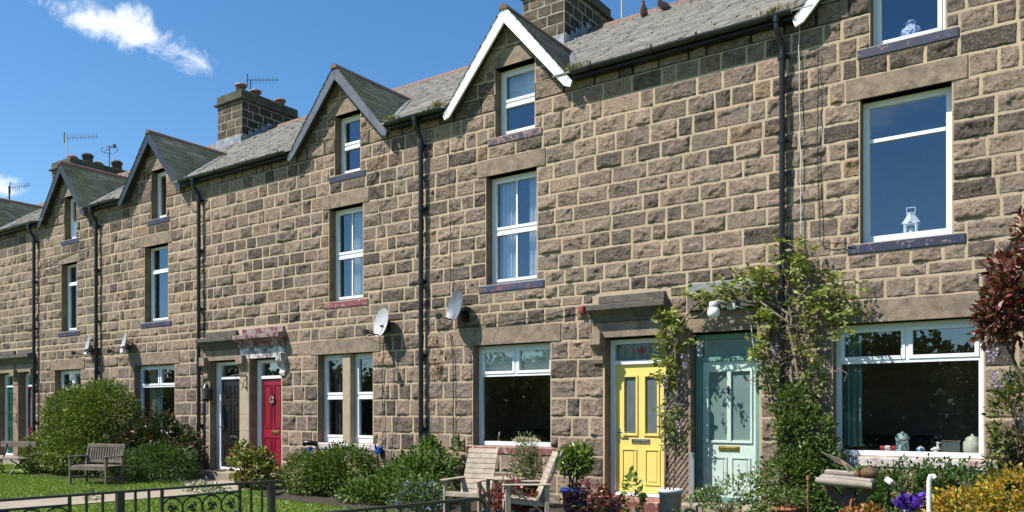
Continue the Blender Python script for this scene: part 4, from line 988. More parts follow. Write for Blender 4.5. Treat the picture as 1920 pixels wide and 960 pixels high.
shrub('purple_leaved_tree', 'dark red leaved tree branch reaching in at the right edge', 'tree', (pp.x+.9, -3.0, GZ),
      [(pp.x+.12, -3, pp.z+.1, .33, .3, .42, 1000), (pp.x+.0, -3, pp.z-.12, .3, .25, .26, 700), (pp.x+.3, -3, pp.z+.38, .3, .3, .35, 800), (pp.x+.22, -3, pp.z-.38, .15, .2, .3, 350), (pp.x+.75, -3, pp.z+.3, .5, .45, .6, 1200), (pp.x+.32, -3, pp.z-.62, .12, .15, .22, 160), (pp.x-.12, -3, pp.z-.3, .16, .12, .07, 60)], .085, [(.13, .028, .03), (.085, .02, .022), (.18, .05, .045), (.075, .04, .025), (.22, .08, .06), (.09, .07, .03)], 'glossy_leaf', stems=3, gap=.36, gfreq=5, lump=.4, aspect=.4, stem_r=.03, shell=.4)
shrub('feverfew', 'airy pale green plant with tiny white flowers before the mint door', 'plant', (-3.75, -1.0, GZ),
      [(-3.8, -1.0, .0, .5, .35, .34, 1300), (-3.5, -.9, .2, .4, .3, .35, 900)], .06, [(.13, .2, .05), (.1, .16, .04), (.17, .23, .08)], stems=10, stem_r=.007, gap=.3, extra=[(lambda P, O: (P[::8]+np.array([0, 0, .07]), O[::8]), [(.6, .62, .5)], .03, .9)])
for (x, y, s, lab) in ((-5.42, -1.55, 1, 'low clump of red rose leaves left of the yellow door step'), (-6.35, -2.0, .8, 'small red leaved plant at the foot of the right wooden chair')):
    shrub('red_leaf_plant', lab, 'plant', (x, y, GZ), [(x, y, .12, .32*s, .3, .26, 260), (x+.3, y, .05, .25, .2, .2, 160)], .085, [(.17, .03, .035), (.24, .06, .05), (.1, .03, .03), (.1, .1, .04)], 'glossy_leaf', stems=8, stem_r=.006, gap=.2)
shrub('white_flowers', 'low cushion of small white flowers by the path edge', 'flowers', (-12.8, -2.1, GZ), [(-13.0, -2.1, -.12, .5, .3, .13, 900)], .045, [(.09, .13, .05), (.12, .16, .07)], stems=2, stem_r=.005, gap=.1, extra=[(lambda P, O: (P[::3]+np.array([0, 0, .03]), O[::3]), [(.6, .6, .55)], .04, .9)])
shrub('small_weed', 'tiny tuft of leaves on the near edge of the path', 'plant', (-13.4, -4.0, GZ), [(-13.3, -4.0, -.1, .15, .15, .12, 120)], .06, MIDG, stems=2, stem_r=.005, gap=.0)
for (hk, x, lab) in (('B', -9.15, 'grass tuft growing in the gutter left of the white gable'), ('B2', -6.42, 'grass tuft in the gutter right of the white gable, below the chimney'), ('C', -10.25, 'mossy tuft in the gutter right of the blue grey gable'), ('A', -3.35, 'grassy strip growing in the gutter above the tall downpipe')):
    n = 190; X = x+rng.normal(0, .09 if hk != 'A' else .16, n); P = np.stack([X, -.2+rng.normal(0, .035, n), np.full(n, 6.54)+rng.uniform(0, .04, n)], -1); O = np.tile([0, 0, 1.2], (n, 1))
    V, F, T = leaves(P, .075, [(.16, .2, .04), (.12, .15, .03), (.3, .2, .07)], .8, O, .16); tag(np_mesh('gutter_weed', V, F, ['leaf'], tone=T), lab, 'weed', 'weeds in the gutters')

# ------------------------------------------------------------------ objects on the walls
def dish(label, c, nrm, ra, rb, mat, wall):
    root = tag(empty('satellite_dish', wall), label, 'satellite dish', 'satellite dishes on the terrace')
    n = Vector(nrm).normalized(); s = n.cross(Vector((0, 0, 1))).normalized(); t = s.cross(n); c = Vector(c); m = MB(); K = 28; rings = 7
    def ring(off):
        return [c+s*(ra*r/rings*math.cos(a*2*math.pi/K))+t*(rb*r/rings*math.sin(a*2*math.pi/K))+n*(.07*(r/rings)**2-.07+off) for r in range(1, rings+1) for a in range(K)]
    for off in (0, -.008):
        vs = [c+n*(off-.07)]+ring(off)
        fs = [(0, 1+a, 1+(a+1) % K) for a in range(K)]+[(1+(r*K)+a, 1+((r+1)*K)+a, 1+((r+1)*K)+(a+1) % K, 1+(r*K)+(a+1) % K) for r in range(rings-1) for a in range(K)]
        m.add(vs, fs, mat, True)
    e0, e1 = ring(0)[-K:], ring(-.008)[-K:]; m.add(e0+e1, [(a, (a+1) % K, K+(a+1) % K, K+a) for a in range(K)], mat)
    m.build('reflector', root, fix=False)
    low = c-t*rb*.9-n*.02; lnb = c+n*.27-t*rb*.95
    m = MB(); m.tube([c-n*.08-t*rb*.3, low, lnb], .014, 'black_plastic'); m.build('feed_arm', root)
    m = MB(); m.tube([lnb+n*.03, lnb-n*.05+t*.03], .032, 'black_plastic', 10); m.box(lnb.x-.035, lnb.x+.035, lnb.y-.03, lnb.y+.03, lnb.z-.05, lnb.z+.04, 'black_plastic'); m.build('lnb', root)
    w = Vector(wall); m = MB(); m.tube([c-n*.08, c-n*.13, (w.x, w.y-.2, w.z), (w.x, w.y-.02, w.z)], .022, 'iron'); m.box(w.x-.07, w.x+.07, w.y-.05, w.y-.03, w.z-.1, w.z+.1, 'iron'); m.build('bracket', root)
    P = [lnb, lnb+Vector((0, .02, -.1)), low+Vector((0, .05, -.16)), Vector((w.x, w.y-.03, w.z-.25))]; wire('cable', P, .006, root)
    return root
def on(u, v, y): return at(u, v, y)
dish('dark grey mesh satellite dish left of the yellow door house ground window', on(852, 574, -.22), (-.3, -.9, .22), .235, .27, 'dish_mesh', (-8.66, -.0, 2.93))
dish('pale grey satellite dish above the mullioned window, left of the thick downpipe', on(714, 604, -.21), (-.25, -.92, .2), .24, .27, 'dish_grey', (-10.5, .0, 2.86))
dish('pale satellite dish seen nearly edge on, just right of a downpipe above the hedge', on(231, 644, -.22), (-.33, -.92, .2), .25, .27, 'dish_grey', (-19.2, .0, 2.86))
dish('far left pale satellite dish, left of the downpipe above the hedge', on(163, 649, -.22), (-.31, -.93, .2), .25, .26, 'dish_grey', (-20.95, .0, 2.86))

root = tag(empty('globe_lamp', (-4.05, 0, 2.78)), 'white round glass lamp over the mint green door', 'lamp'); c = at(1338, 586, -.42)
m = MB(); m.lathe(c, [(0, -.084), (.045, -.075), (.074, -.045), (.086, 0), (.076, .045), (.058, .07), (.055, .085)], 'opal_glass', 20); m.build('globe', root, fix=False)
m = MB(); m.lathe(c, [(.058, .07), (.062, .075), (.06, .14), (.02, .15), (0, .15)], 'zinc', 16); m.build('cap', root)
m = MB(); m.tube([c+Vector((0, 0, .14)), c+Vector((.05, .05, .16)), c+Vector((.12, .12, .14)), (c.x+.14, -.1, c.z+.12)], .014, 'zinc'); m.box(c.x+.08, c.x+.2, -.135, -.098, c.z+.06, c.z+.18, 'zinc', bev=.01); m.build('arm', root)
wire('cable', [(c.x+.2, -.12, c.z+.1), (c.x+.36, -.13, c.z+.05), (c.x+.42, -.12, c.z-.2), (c.x+.45, -.1, c.z-.6), (c.x+.6, -.1, c.z-.8)], .009, root, 'zinc')
root = tag(empty('wall_lantern', (-16.02, 0, 1.7)), 'black glazed lantern on the wall beside the black door', 'lantern'); c = at(386, 738, -.14)
m = MB(); m.lathe(c+Vector((0, 0, .12)), [(.085, 0), (.05, .06), (.02, .1), (0, .14)], 'iron', 6); m.lathe(c+Vector((0, 0, -.12)), [(0, -.04), (.05, -.02), (.06, 0), (.06, .02), (0, .02)], 'iron', 6)
for q in range(6): a = q*math.pi/3; m.tube([c+Vector((.055*math.cos(a), .055*math.sin(a), -.11)), c+Vector((.078*math.cos(a), .078*math.sin(a), .12))], .006, 'iron', 5)
m.box(c.x-.04, c.x+.04, -.04, -.0, c.z-.15, c.z+.12, 'iron'); m.tube([(c.x, -.02, c.z-.1), (c.x, -.1, c.z-.2), (c.x, c.y, c.z-.14)], .012, 'iron'); m.build('cage', root)
m = MB(); m.lathe(c, [(.05, -.1), (.072, .11)], 'frosted', 6, smooth=False); m.build('glass', root)
c = at(1094, 582, 0); m = MB(); m.box(c.x-.045, c.x+.045, -.09, -.01, c.z-.06, c.z+.06, 'red_tag', bev=.008); m.box(c.x-.02, c.x+.02, -.1, -.09, c.z-.03, c.z+.03, 'red_tag'); tag(m.build('alarm_box'), 'small red box on the wall left of the yellow door hood', 'box')
def bracket_hook(x, z, lab):
    m = MB(); P = [(x, -.06, z)]+[(x-.04-.3*t, -.06-.16*t, z+.04*math.sin(t*3)) for t in (.3, .6, 1)]; m.tube([(x, -.06, z-.3), (x, -.06, z+.02)], .008, 'iron'); m.tube(P, .007, 'iron'); m.tube([(x, -.06, z-.25), (x-.12, -.12, z-.12), (x-.24, -.17, z)], .006, 'iron'); tag(m.build('hanging_bracket'), lab, 'bracket', 'brackets on the door pillars')
bracket_hook(-14.56, 2.05, 'thin black hanging bracket on the pillar between black and red doors'); bracket_hook(-24.95, 1.25, 'thin black hanging bracket by the dark green door')
def hopper(label, c, blue=True):
    c = Vector(c); root = tag(empty('waste_pipe', (c.x, -.0, c.z)), label, 'pipe', 'waste pipe outlets low on the walls')
    m = MB(); m.tube([(c.x+.12, -.02, c.z), (c.x+.1, -.14, c.z+.02), (c.x, -.18, c.z+.02), (c.x-.05, -.18, c.z-.0)], [.05, .05, .05, .055], 'black_plastic', 12, cap=False); m.build('elbow', root)
    m = MB(); m.tube([(c.x+.08, -.14, c.z-.06), (c.x+.08, -.14, c.z-.17)], .05, 'blue_plastic', 10); m.build('blue_collar', root)
hopper('black waste pipe elbow with blue collar beside the left wooden chair', at(855, 882, -.12)); hopper('black waste pipe elbow with blue collar left of the mullioned window', at(578, 832, -.12))
m = MB(); c = at(708, 845, -.1); m.box(c.x-.06, c.x+.06, -.12, -.02, c.z-.05, c.z+.07, 'blue_plastic', bev=.015); m.tube([(c.x, -.1, c.z-.05), (c.x+.03, -.12, c.z-.2), (c.x+.06, -.1, c.z-.45)], .022, 'black_plastic'); m.tube([(c.x-.03, -.12, c.z+.05), (c.x-.02, -.14, c.z+.12)], .018, 'blue_plastic'); tag(m.build('hose_tap'), 'blue hose fitting under the right corner of the mullioned window', 'tap')

# aerials
def aerial(label, base, top, head, boom_dir, L, n=9, mast_r=.018, side=(0, 0, 1), el=.28):
    root = tag(empty('aerial', base), label, 'aerial', 'television aerials on the roofs'); b, t = Vector(base), Vector(top)
    m = MB(); m.tube([b, b.lerp(t, .3)+Vector((.0, 0, 0)), t], mast_r, 'aerial_metal', 6); m.build('mast', root)
    d = Vector(boom_dir).normalized(); s = Vector(side); m = MB(); h = Vector(head); m.tube([h-d*.15, h+d*L], .012, 'aerial_metal', 5)
    for i in range(n): p = h+d*L*(i+.5)/n; e = el*(1-.35*i/n); m.tube([p-s*e/2, p+s*e/2], .007, 'aerial_metal', 4)
    m.tube([h-d*.1-s*.2, h-d*.1+s*.2], .02, 'aerial_metal', 5); m.build('yagi', root)
def ring_aerial(label, base, top):
    root = tag(empty('aerial', base), label, 'aerial', 'television aerials on the roofs'); b, t = Vector(base), Vector(top); m = MB(); m.tube([b, t], .018, 'aerial_metal', 6); m.build('mast', root)
    m = MB(); P = [t+Vector((.28*math.cos(a*.3307), .28*math.sin(a*.3307), -.12+.06*math.cos(a*.33))) for a in range(20)]; m.tube(P, .012, 'aerial_metal', 5); m.tube([t+Vector((-.3, 0, -.1)), t+Vector((.35, 0, -.04))], .014, 'aerial_metal', 5)
    m.box(t.x+.3, t.x+.4, t.y-.04, t.y+.04, t.z-.1, t.z+.02, 'aerial_metal'); m.build('loop', root)
p = at(470, 150, 6.2); q = at(522, 150, 6.9); d = q-p; aerial('comb shaped aerial above the chimney with three red pots', (p.x, 6.2, 10.5), (p.x, 6.2, p.z), p, d, d.length, 8)
p = at(124, 258, 4.3); q = at(183, 256, 4.6); d = q-p; aerial('aerial on a bent mast at the front of the far chimney', at(128, 300, 4.1), p+Vector((0, 0, .1)), p, d, d.length, 12)
ring_aerial('ring shaped aerial on the far chimney among its pots', at(205, 312, 5.4), at(205, 275, 5.4))
p = at(22, 352, 2.6); q = at(56, 347, 2.7); d = q-p; aerial('lowest aerial at the left edge of the sky', at(18, 388, 2.5), at(17, 349, 2.5), p, d, d.length, 8, .03)
p = at(18, 357, 2.5)
m = MB(); c = at(1166, 30, 5.2); m.tube([(c.x, c.y, 9.2), (c.x, c.y, 11.2)], .022, 'zinc'); tag(m.build('aerial_pole'), 'bare pale pole behind the ridge right of the big chimney', 'pole')

# pigeons
def pigeon(label, u, v, y, rz, mat, s=1.0):
    z = zroof(y); p = at(u, v, y); root = tag(empty('pigeon', (p.x, y, z+.012), rz), label, 'pigeon', 'pigeons on the roof')
    pts = [((-.17, 0, .07), .012), ((-.11, 0, .085), .03), ((-.05, 0, .10), .055), ((.02, 0, .115), .066), ((.075, 0, .14), .055), ((.10, 0, .19), .032), ((.115, 0, .225), .03), ((.13, 0, .24), .024), ((.15, 0, .236), .009), ((.172, 0, .228), .003)]
    m = MB(); m.tube([Vector(a)*s for a, r in pts], [r*s for a, r in pts], mat, 12)
    m.box(-.26*s, -.12*s, -.03*s, .03*s, .055*s, .07*s, mat)
    m.build('body', root, local=True); m = MB()
    for sd in (-1, 1): m.prism([(.05*s, .15*s), (-.05*s, .15*s), (-.18*s, .085*s), (-.1*s, .08*s), (.03*s, .1*s)], sd*.055*s-.008, sd*.055*s+.008, 'bird_grey')
    m.build('wing', root, local=True); m = MB()
    for sd in (-1, 1): m.tube([(0, sd*.025*s, .06*s), (.01*s, sd*.025*s, 0), (.04*s, sd*.025*s, 0)], .006*s, 'clay_pot', 5)
    m.build('leg', root, local=True)
pigeon('plump brownish pigeon on the slates nearest the big chimney', 1207, 32, 4.2, R(-70), 'bird_body', 1.15); pigeon('brown pigeon facing down the slates, second from the chimney', 1243, 25, 4.2, R(-110), 'bird_body', 1.15)
pigeon('grey pigeon with pale wings walking along the ridge slates', 1297, 8, 4.3, R(180), 'bird_grey', 1.2); pigeon('rightmost pigeon, half cut by the top of the picture', 1342, 2, 4.2, R(-80), 'bird_body', 1.1)

# ------------------------------------------------------------------ things on the window sills
def vessel(name, label, cat, c, prof, mat, n=20):
    m = MB(); m.lathe((0, 0, 0), prof, mat, n); o = m.build(name, None, fix=False); o.location = c; tag(o, label, cat); return o
for w_, x0, x1, z in (('A', -2.6, -1.03, .795), ('A', -2.25, -1.38, 3.515), ('A', -2.15, -1.42, 5.94), ('B', -8.45, -7.05, .79)):
    m = MB(); m.box(x0, x1, .235, .50, z-.04, z, 'ceramic_white'); m.build('window_board', HN[w_])
p = at(1708, 40, .36); vessel('ginger_jar', 'blue and white bellied jar in the top right window', 'jar', (p.x, .36, 5.94), [(0, 0), (.06, .0), (.065, .02), (.11, .08), (.125, .14), (.11, .2), (.06, .24), (.055, .27), (.07, .275), (.04, .31), (0, .32)], 'blue_pattern')
c = at(1708, 400, .36); m = MB()
root = tag(empty('candle_lantern', (c.x, .36, 3.515)), 'white metal candle lantern standing in the right upstairs window', 'lantern')
z = 3.515
for sx in (-1, 1):
    for sy in (-1, 1): m.bar((c.x+sx*.065, .36+sy*.065, z), (c.x+sx*.065, .36+sy*.065, z+.17), .018, .018, 'white_paint')
m.box(c.x-.085, c.x+.085, .275, .445, z, z+.02, 'white_paint'); m.box(c.x-.08, c.x+.08, .28, .44, z+.155, z+.175, 'white_paint')
m.lathe((c.x, .36, z+.175), [(.11, 0), (.05, .09), (.045, .13), (0, .14)], 'white_paint', 4, smooth=False); m.build('frame', root)
m = MB(); m.tube([(c.x-.045, .36, z+.29), (c.x-.05, .36, z+.37), (c.x+.05, .36, z+.37), (c.x+.045, .36, z+.29)], .006, 'white_paint'); m.build('handle', root)
m = MB(); m.lathe((c.x, .36, z+.02), [(.035, 0), (.035, .09), (0, .09)], 'cream_enamel'); m.build('candle', root)
ZA = .795
p = at(1692, 830, .37); vessel('patterned_jar', 'teal and cream lidded jar at the middle of the wide front window', 'jar', (p.x, .37, ZA), [(0, 0), (.075, 0), (.08, .02), (.075, .14), (.085, .16), (.085, .18), (.07, .2), (.06, .225), (.02, .235), (.02, .255), (0, .26)], 'teal_pattern')
p = at(1823, 830, .37); o = vessel('storage_crock', 'cream lidded crock at the right of the wide front window', 'crock', (p.x, .37, ZA), [(0, 0), (.085, 0), (.1, .04), (.1, .13), (.075, .16), (.075, .18), (.05, .2), (.015, .21), (.015, .23), (0, .235)], 'cream_enamel')
m = MB(); p = at(1665, 838, .37); m.tube([(p.x-.09, .37, ZA+.035), (p.x+.09, .37, ZA+.035)], .035, 'red_tin', 14); m.tube([(p.x-.03, .37, ZA+.035), (p.x+.03, .37, ZA+.035)], .037, 'ceramic_white', 14); tag(m.build('red_tin'), 'red tin lying on its side left of the teal jar', 'tin')
p = at(1726, 840, .36); vessel('small_bowl', 'small blue and white pot right of the teal jar', 'pot', (p.x, .36, ZA), [(0, 0), (.03, 0), (.05, .03), (.045, .05), (.03, .06), (.01, .075), (0, .075)], 'blue_pattern')
p = at(1755, 836, .36); m = MB(); m.tube([(p.x-.06, .36, ZA+.03), (p.x-.01, .36, ZA+.04), (p.x+.03, .36, ZA+.05), (p.x+.02, .36, ZA+.09), (p.x+.02, .36, ZA+.12), (p.x+.05, .36, ZA+.115)], [.01, .03, .028, .014, .02, .006], 'ceramic_white', 10); m.lathe((p.x, .36, ZA), [(.03, 0), (.02, .02)], 'ceramic_white'); tag(m.build('duck_ornament'), 'little white duck ornament left of the picture frame', 'ornament')
p = at(1782, 832, .37); m = MB(); rails(m, p.x-.1, p.x+.1, .37, .385, ZA+.001, ZA+.15, .012, 'grey_timber'); m.box(p.x-.088, p.x+.088, .376, .383, ZA+.013, ZA+.138, 'frosted'); m.bar((p.x, .38, ZA+.12), (p.x, .44, ZA), .03, .006, 'grey_timber'); tag(m.build('picture_frame'), 'thin dark picture frame between duck and cream crock', 'frame')
p = at(975, 830, .36); m = MB(); m.tube([(p.x-.15, .36, .80), (p.x-.05, .36, .83), (p.x+.12, .37, .83), (p.x+.3, .36, .82), (p.x+.42, .36, .81)], [.02, .05, .045, .05, .015], 'curtain_cream', 8); tag(m.build('folded_cloth'), 'rumpled pale cloth on the sill behind the wooden chairs', 'cloth')
p = at(935, 830, .36); m = MB(); m.tube([(p.x, .36, .79), (p.x, .36, .88)], .02, 'clay_pot'); m.tube([(p.x, .36, .88), (p.x+.02, .36, .95)], .012, 'ceramic_white'); m.lathe((p.x, .36, .79), [(.05, 0), (.04, .02), (0, .03)], 'clay_pot'); tag(m.build('figurine'), 'small slim figurine in the window left of the pale cloth', 'ornament')

# ------------------------------------------------------------------ garden furniture
def plank(m, a, b, w, t, mat, up=(0, 0, 1)): m.bar(a, b, w, t, mat, up, .006)
def armchair(label, loc, rz):
    r = tag(empty('garden_chair', loc, rz), label, 'chair', 'weathered wooden garden chairs'); r.scale = (.86, .86, .82); W = .31; mt = 'old_timber'   # faces -y in its own frame
    m = MB()
    for i in range(5): y = -.30+i*.105; plank(m, (-W+.02, y, .40-i*.014), (W-.02, y, .40-i*.014), .095, .022, mt)
    m.box(-W, W, -.365, -.335, .335, .42, mt, bev=.006)
    for s in (-1, 1): plank(m, (s*(W-.05), -.34, .355), (s*(W-.05), .22, .29), .03, .07, mt)
    m.build('seat', r, local=True); m = MB()
    for i in range(9): t = .05+i*.094; z = .33+t*.93; y = .13+t*.36; m.box(-W+.03, W-.03, -.011, .011, -.044, .044, mt, Matrix.Translation((0, y, z)) @ Matrix.Rotation(-math.atan2(.36, .93), 4, 'X'), .005)
    for s in (-1, 1): plank(m, (s*(W-.08), .165, .28), (s*(W-.08), .505, 1.14), .04, .03, mt, (0, -1, .4))
    m.build('backrest', r, local=True)
    for s in (-1, 1):
        m = MB(); m.box(s*W-.055, s*W+.055, -.42, .32, .60, .625, mt, bev=.008); m.build('armrest', r, local=True)
        m = MB(); plank(m, (s*W, -.33, 0), (s*W, -.33, .6), .085, .04, mt, (1, 0, 0)); m.build('leg', r, local=True)
        m = MB(); plank(m, (s*W, .26, 0), (s*W, .26, .6), .07, .04, mt, (1, 0, 0)); m.build('leg', r, local=True)
        m = MB(); plank(m, (s*(W-.04), -.28, .58), (s*(W-.04), .2, .16), .03, .06, mt, (1, 0, 0)); m.build('brace', r, local=True)
    return r
ca = armchair('wooden garden chair facing the lawn, left of the small table', (-7.08, -1.9, GZ), R(10)); cb = armchair('wooden garden chair turned sideways, right of the small table', (-6.06, -2.0, GZ), R(-50))
t = tag(empty('garden_table', (-6.55, -1.85, GZ), R(-15)), 'small wooden table between the two garden chairs', 'table'); t.scale = (.9, .9, .86)
m = MB()
for i in range(4): m.box(-.26, .26, -.2+i*.105, -.105+i*.105, .605, .63, 'old_timber', bev=.005)
m.build('tabletop', t, local=True)
for sx in (-1, 1):
    for sy in (-1, 1): m = MB(); m.bar((sx*.2, sy*.16, 0), (sx*.2, sy*.16, .605), .06, .04, 'old_timber', (1, 0, 0), .006); m.build('leg', t, local=True)
def slat_bench(label, loc, rz):
    r = tag(empty('garden_bench', loc, rz), label, 'bench', 'garden benches on the lawn'); r.scale = (.84, .84, .84); L = .55; mt = 'grey_timber'; m = MB()
    for i in range(5): m.box(-L, L, -.26+i*.1, -.17+i*.1, .42, .445, mt, bev=.005)
    m.box(-L, L, -.27, -.24, .34, .42, mt); m.box(-L, L, .2, .23, .34, .42, mt); m.build('seat', r, local=True)
    m = MB(); m.bar((-L, .31, .90), (L, .31, .90), .04, .09, mt, bev=.008); m.bar((-L, .25, .52), (L, .25, .52), .035, .06, mt, bev=.006)
    for i in range(13): x = -L+.08+i*(2*L-.16)/12; m.bar((x, .252, .54), (x, .305, .87), .05, .014, mt, (0, -1, 0), .003)
    m.build('backrest', r, local=True)
    for s in (-1, 1):
        m = MB(); m.bar((s*L, -.25, 0), (s*L, -.25, .64), .06, .05, mt, (1, 0, 0), .006); m.build('leg', r, local=True)
        m = MB(); m.bar((s*L, .22, 0), (s*L, .23, .45), .06, .05, mt, (1, 0, 0), .006); m.bar((s*L, .23, .45), (s*L, .32, .94), .06, .05, mt, (1, 0, 0), .006); m.build('leg', r, local=True)
        m = MB(); m.box(s*L-.035, s*L+.035, -.30, .27, .64, .67, mt, bev=.008); m.build('armrest', r, local=True)
        m = MB(); m.bar((s*L, -.24, .15), (s*L, .22, .15), .035, .05, mt); m.build('stretcher', r, local=True)
slat_bench('grey slatted wooden bench with armrests in front of the hedge', (-16.3, -2.35, GZ), R(16))
r = tag(empty('garden_bench', (-20.55, -2.2, GZ), R(12)), 'plank bench on curled black iron legs at the far left', 'bench', 'garden benches on the lawn'); r.scale = (.85, .85, .85); m = MB()
for i in range(3): m.box(-.72, .72, -.22+i*.145, -.09+i*.145, .41, .445, 'grey_timber', bev=.006)
m.build('seat', r, local=True); m = MB(); m.bar((-.72, .34, .80), (.72, .34, .80), .03, .17, 'grey_timber', bev=.006); m.build('backrest', r, local=True)
for s in (-.45, .45):
    m = MB(); P = [(s, -.24+.0, .40)]+[(s, -.02-.2*math.cos(a), .2+.2*math.sin(a)) for a in [2.6, 2.0, 1.4, .8, .2, -.3]][::-1]
    m.tube([(s, -.22, .40), (s, -.10, .33), (s, .05, .22), (s, .2, .06), (s, .26, 0)], .018, 'iron'); m.tube([(s, .22, .40), (s, .10, .33), (s, -.05, .22), (s, -.2, .06), (s, -.26, 0)], .018, 'iron')
    m.tube([(s, .2+.14*math.cos(a)-.1, .08+.14*math.sin(a)) for a in [i*.4 for i in range(8)]], .014, 'iron'); m.tube([(s, .2, .41), (s, .28, .6), (s, .33, .82)], .02, 'iron'); m.build('leg', r, local=True)

# ------------------------------------------------------------------ railings
def railing(label, a, b, top, post_at, scrolls=(), bal=(), curl=True):
    """iron railing from a to b (xy), top rail at z=top"""
    A, B = Vector((*a, 0)), Vector((*b, 0)); d = (B-A); L = d.length; d.normalize(); zr = Vector((0, 0, 1))
    root = tag(empty('iron_railing', (A.x, A.y, GZ)), label, 'railing', 'black iron railings beside the path'); at_ = lambda s, z: A+d*s+zr*z
    m = MB(); m.bar(at_(0, top), at_(L, top), .045, .014, 'iron')
    if curl: m.tube([at_(L, top-.004)]+[at_(L+.07*math.sin(t)+.02, top-.055+.05*math.cos(t)) for t in [i*.5 for i in range(10)]], .011, 'iron')
    m.build('top_rail', root); m = MB(); m.bar(at_(0, GZ+.1), at_(L, GZ+.1), .035, .012, 'iron'); m.build('bottom_rail', root)
    for s in post_at: m = MB(); m.bar(at_(s, GZ-.1), at_(s, top-.007), .045, .045, 'iron', d); m.build('post', root)
    for s in bal: m = MB(); m.bar(at_(s, GZ+.1), at_(s, top-.007), .014, .014, 'iron', d); m.build('baluster', root)
    for s0, s1 in scrolls:
        m = MB(); zt = top-.06
        for q in (s0, s1): m.bar(at_(q, GZ+.1), at_(q, top-.007), .018, .018, 'iron', d)
        m.bar(at_(s0, zt), at_(s1, zt), .03, .012, 'iron'); W = (s1-s0)/4; r_ = W/2
        for row in range(4):
            zc = zt-r_-.01-row*2*r_
            for i in range(4):
                c = s0+W*(i+.5); sg = 1 if i % 2 else -1
                m.tube([at_(c+r_*math.cos(t), zc+r_*math.sin(t)) for t in [j*2*math.pi/20 for j in range(21)]], .006, 'iron', 5, False)
                for base in (0, 2.1, 4.2):                     # three curled tendrils and a leaf bud in every ring
                    P = [at_(c+sg*math.cos(base+t)*r_*(.05+.5*t/3.6), zc+math.sin(base+t)*r_*(.05+.5*t/3.6)) for t in [j*.4 for j in range(10)]]
                    m.tube(P, .005, 'iron', 5); e = at_(c+sg*math.cos(base+.9)*r_*.5, zc+math.sin(base+.9)*r_*.5); e0 = at_(c, zc)
                    m.tube([e0, e0.lerp(e, .6), e], [.004, .010, .003], 'iron', 6)
                m.tube([at_(c, zc-.012), at_(c, zc+.012)], .009, 'iron', 6)
        m.build('scroll_panel', root)
railing('longer black iron railing with a scrollwork panel at lower left', (-5.42, -9.6), (-5.07, -6.93), .77, [1.54, 2.66], scrolls=[(.64, 1.23), (1.82, 2.40)], bal=[.12, .24, .36, .48, 1.33, 1.43, 1.64, 1.73, 2.49, 2.58])
railing('short plain black iron railing ending in a curl by the wooden chairs', (-3.45, -8.9), (-3.08, -7.02), .765, [1.85], bal=[.1+.115*i for i in range(15)])

# ------------------------------------------------------------------ pots and ornaments
def pot(name, label, c, r0, r1, h, mat, cat='plant pot'):
    m = MB(); m.lathe((0, 0, 0), [(0, 0), (r0, 0), (r1*.96, h*.86), (r1*1.06, h*.87), (r1*1.08, h), (r1*.95, h), (r1*.9, h*.9), (0, h*.88)], mat, 22); o = m.build(name, None, fix=False); o.location = c; return tag(o, label, cat)
p = at(1257, 930, -.75); pot('zinc_pot', 'pale zinc bucket pot on the ground right of the yellow door', (p.x, -.75, GZ+.01), .13, .16, .40, 'zinc')
shrub('young_tree_in_pot', 'thin young tree growing out of the pale zinc pot', 'plant', (p.x, -.75, .2), [(p.x+.05, -.7, 1.0, .2, .15, .28, 150), (p.x, -.7, 1.35, .12, .1, .15, 60)], .075, [(.14, .17, .06), (.1, .13, .05)], stems=3, stem_r=.014, gap=.1)
shrub('tall_weed', 'single leafy shoot between the yellow door and the zinc pot', 'plant', (p.x-.15, -1.3, GZ), [(p.x-.3, -1.3, .2, .13, .13, .3, 70)], .1, [(.12, .2, .04), (.16, .23, .06)], stems=3, stem_r=.008, gap=.0, aspect=.75)
pot('terracotta_pot', 'terracotta pot among the plants below the green climber', (at(1475, 930, -1.0).x, -1.0, GZ), .12, .17, .30, 'terracotta')
shrub('pot_flowers', 'plant growing in the terracotta pot', 'plant', (at(1475, 930, -1.0).x, -1.0, .1), [(at(1478, 930, -1.0).x, -1.0, .22, .2, .18, .16, 260)], .06, [(.13, .19, .06), (.08, .13, .04)], stems=4, stem_r=.006, gap=.1)
c = at(1078, 940, -.8); pot('blue_pot', 'glossy blue pot on the ground behind the right wooden chair', (c.x, -.8, GZ), .15, .2, .34, 'blue_glaze')
shrub('bay_tree', 'round headed bay standard on a thin stem in the blue pot', 'tree', (c.x, -.8, .1), [(c.x-.02, -.75, .58, .25, .24, .2, 800), (c.x+.0, -.75, .68, .18, .18, .15, 350)], .095, [(.12, .19, .035), (.08, .14, .028), (.17, .23, .05)], 'glossy_leaf', stems=5, stem_r=.014, gap=.25, aspect=.36, lump=.3, up=.9)
c = at(985, 930, -.75); pot('clay_planter', 'clay pot half hidden behind the small wooden table', (c.x, -.75, GZ), .16, .2, .38, 'sooty_pot')
shrub('grey_leaf_bush', 'wispy grey green bush in a pot behind the wooden table', 'shrub', (c.x, -.75, .2), [(c.x, -.75, .48, .28, .24, .3, 900), (c.x, -.75, .74, .2, .18, .22, 260)], .075, [(.17, .2, .08), (.13, .16, .06), (.22, .23, .12)], stems=12, stem_r=.007, gap=.3, aspect=.25, up=1.2, shell=.4)
c = at(955, 945, -1.0); pot('cobalt_pot', 'cobalt blue pot on the ground under the small table', (c.x, -1.1, GZ), .13, .17, .3, 'blue_glaze')
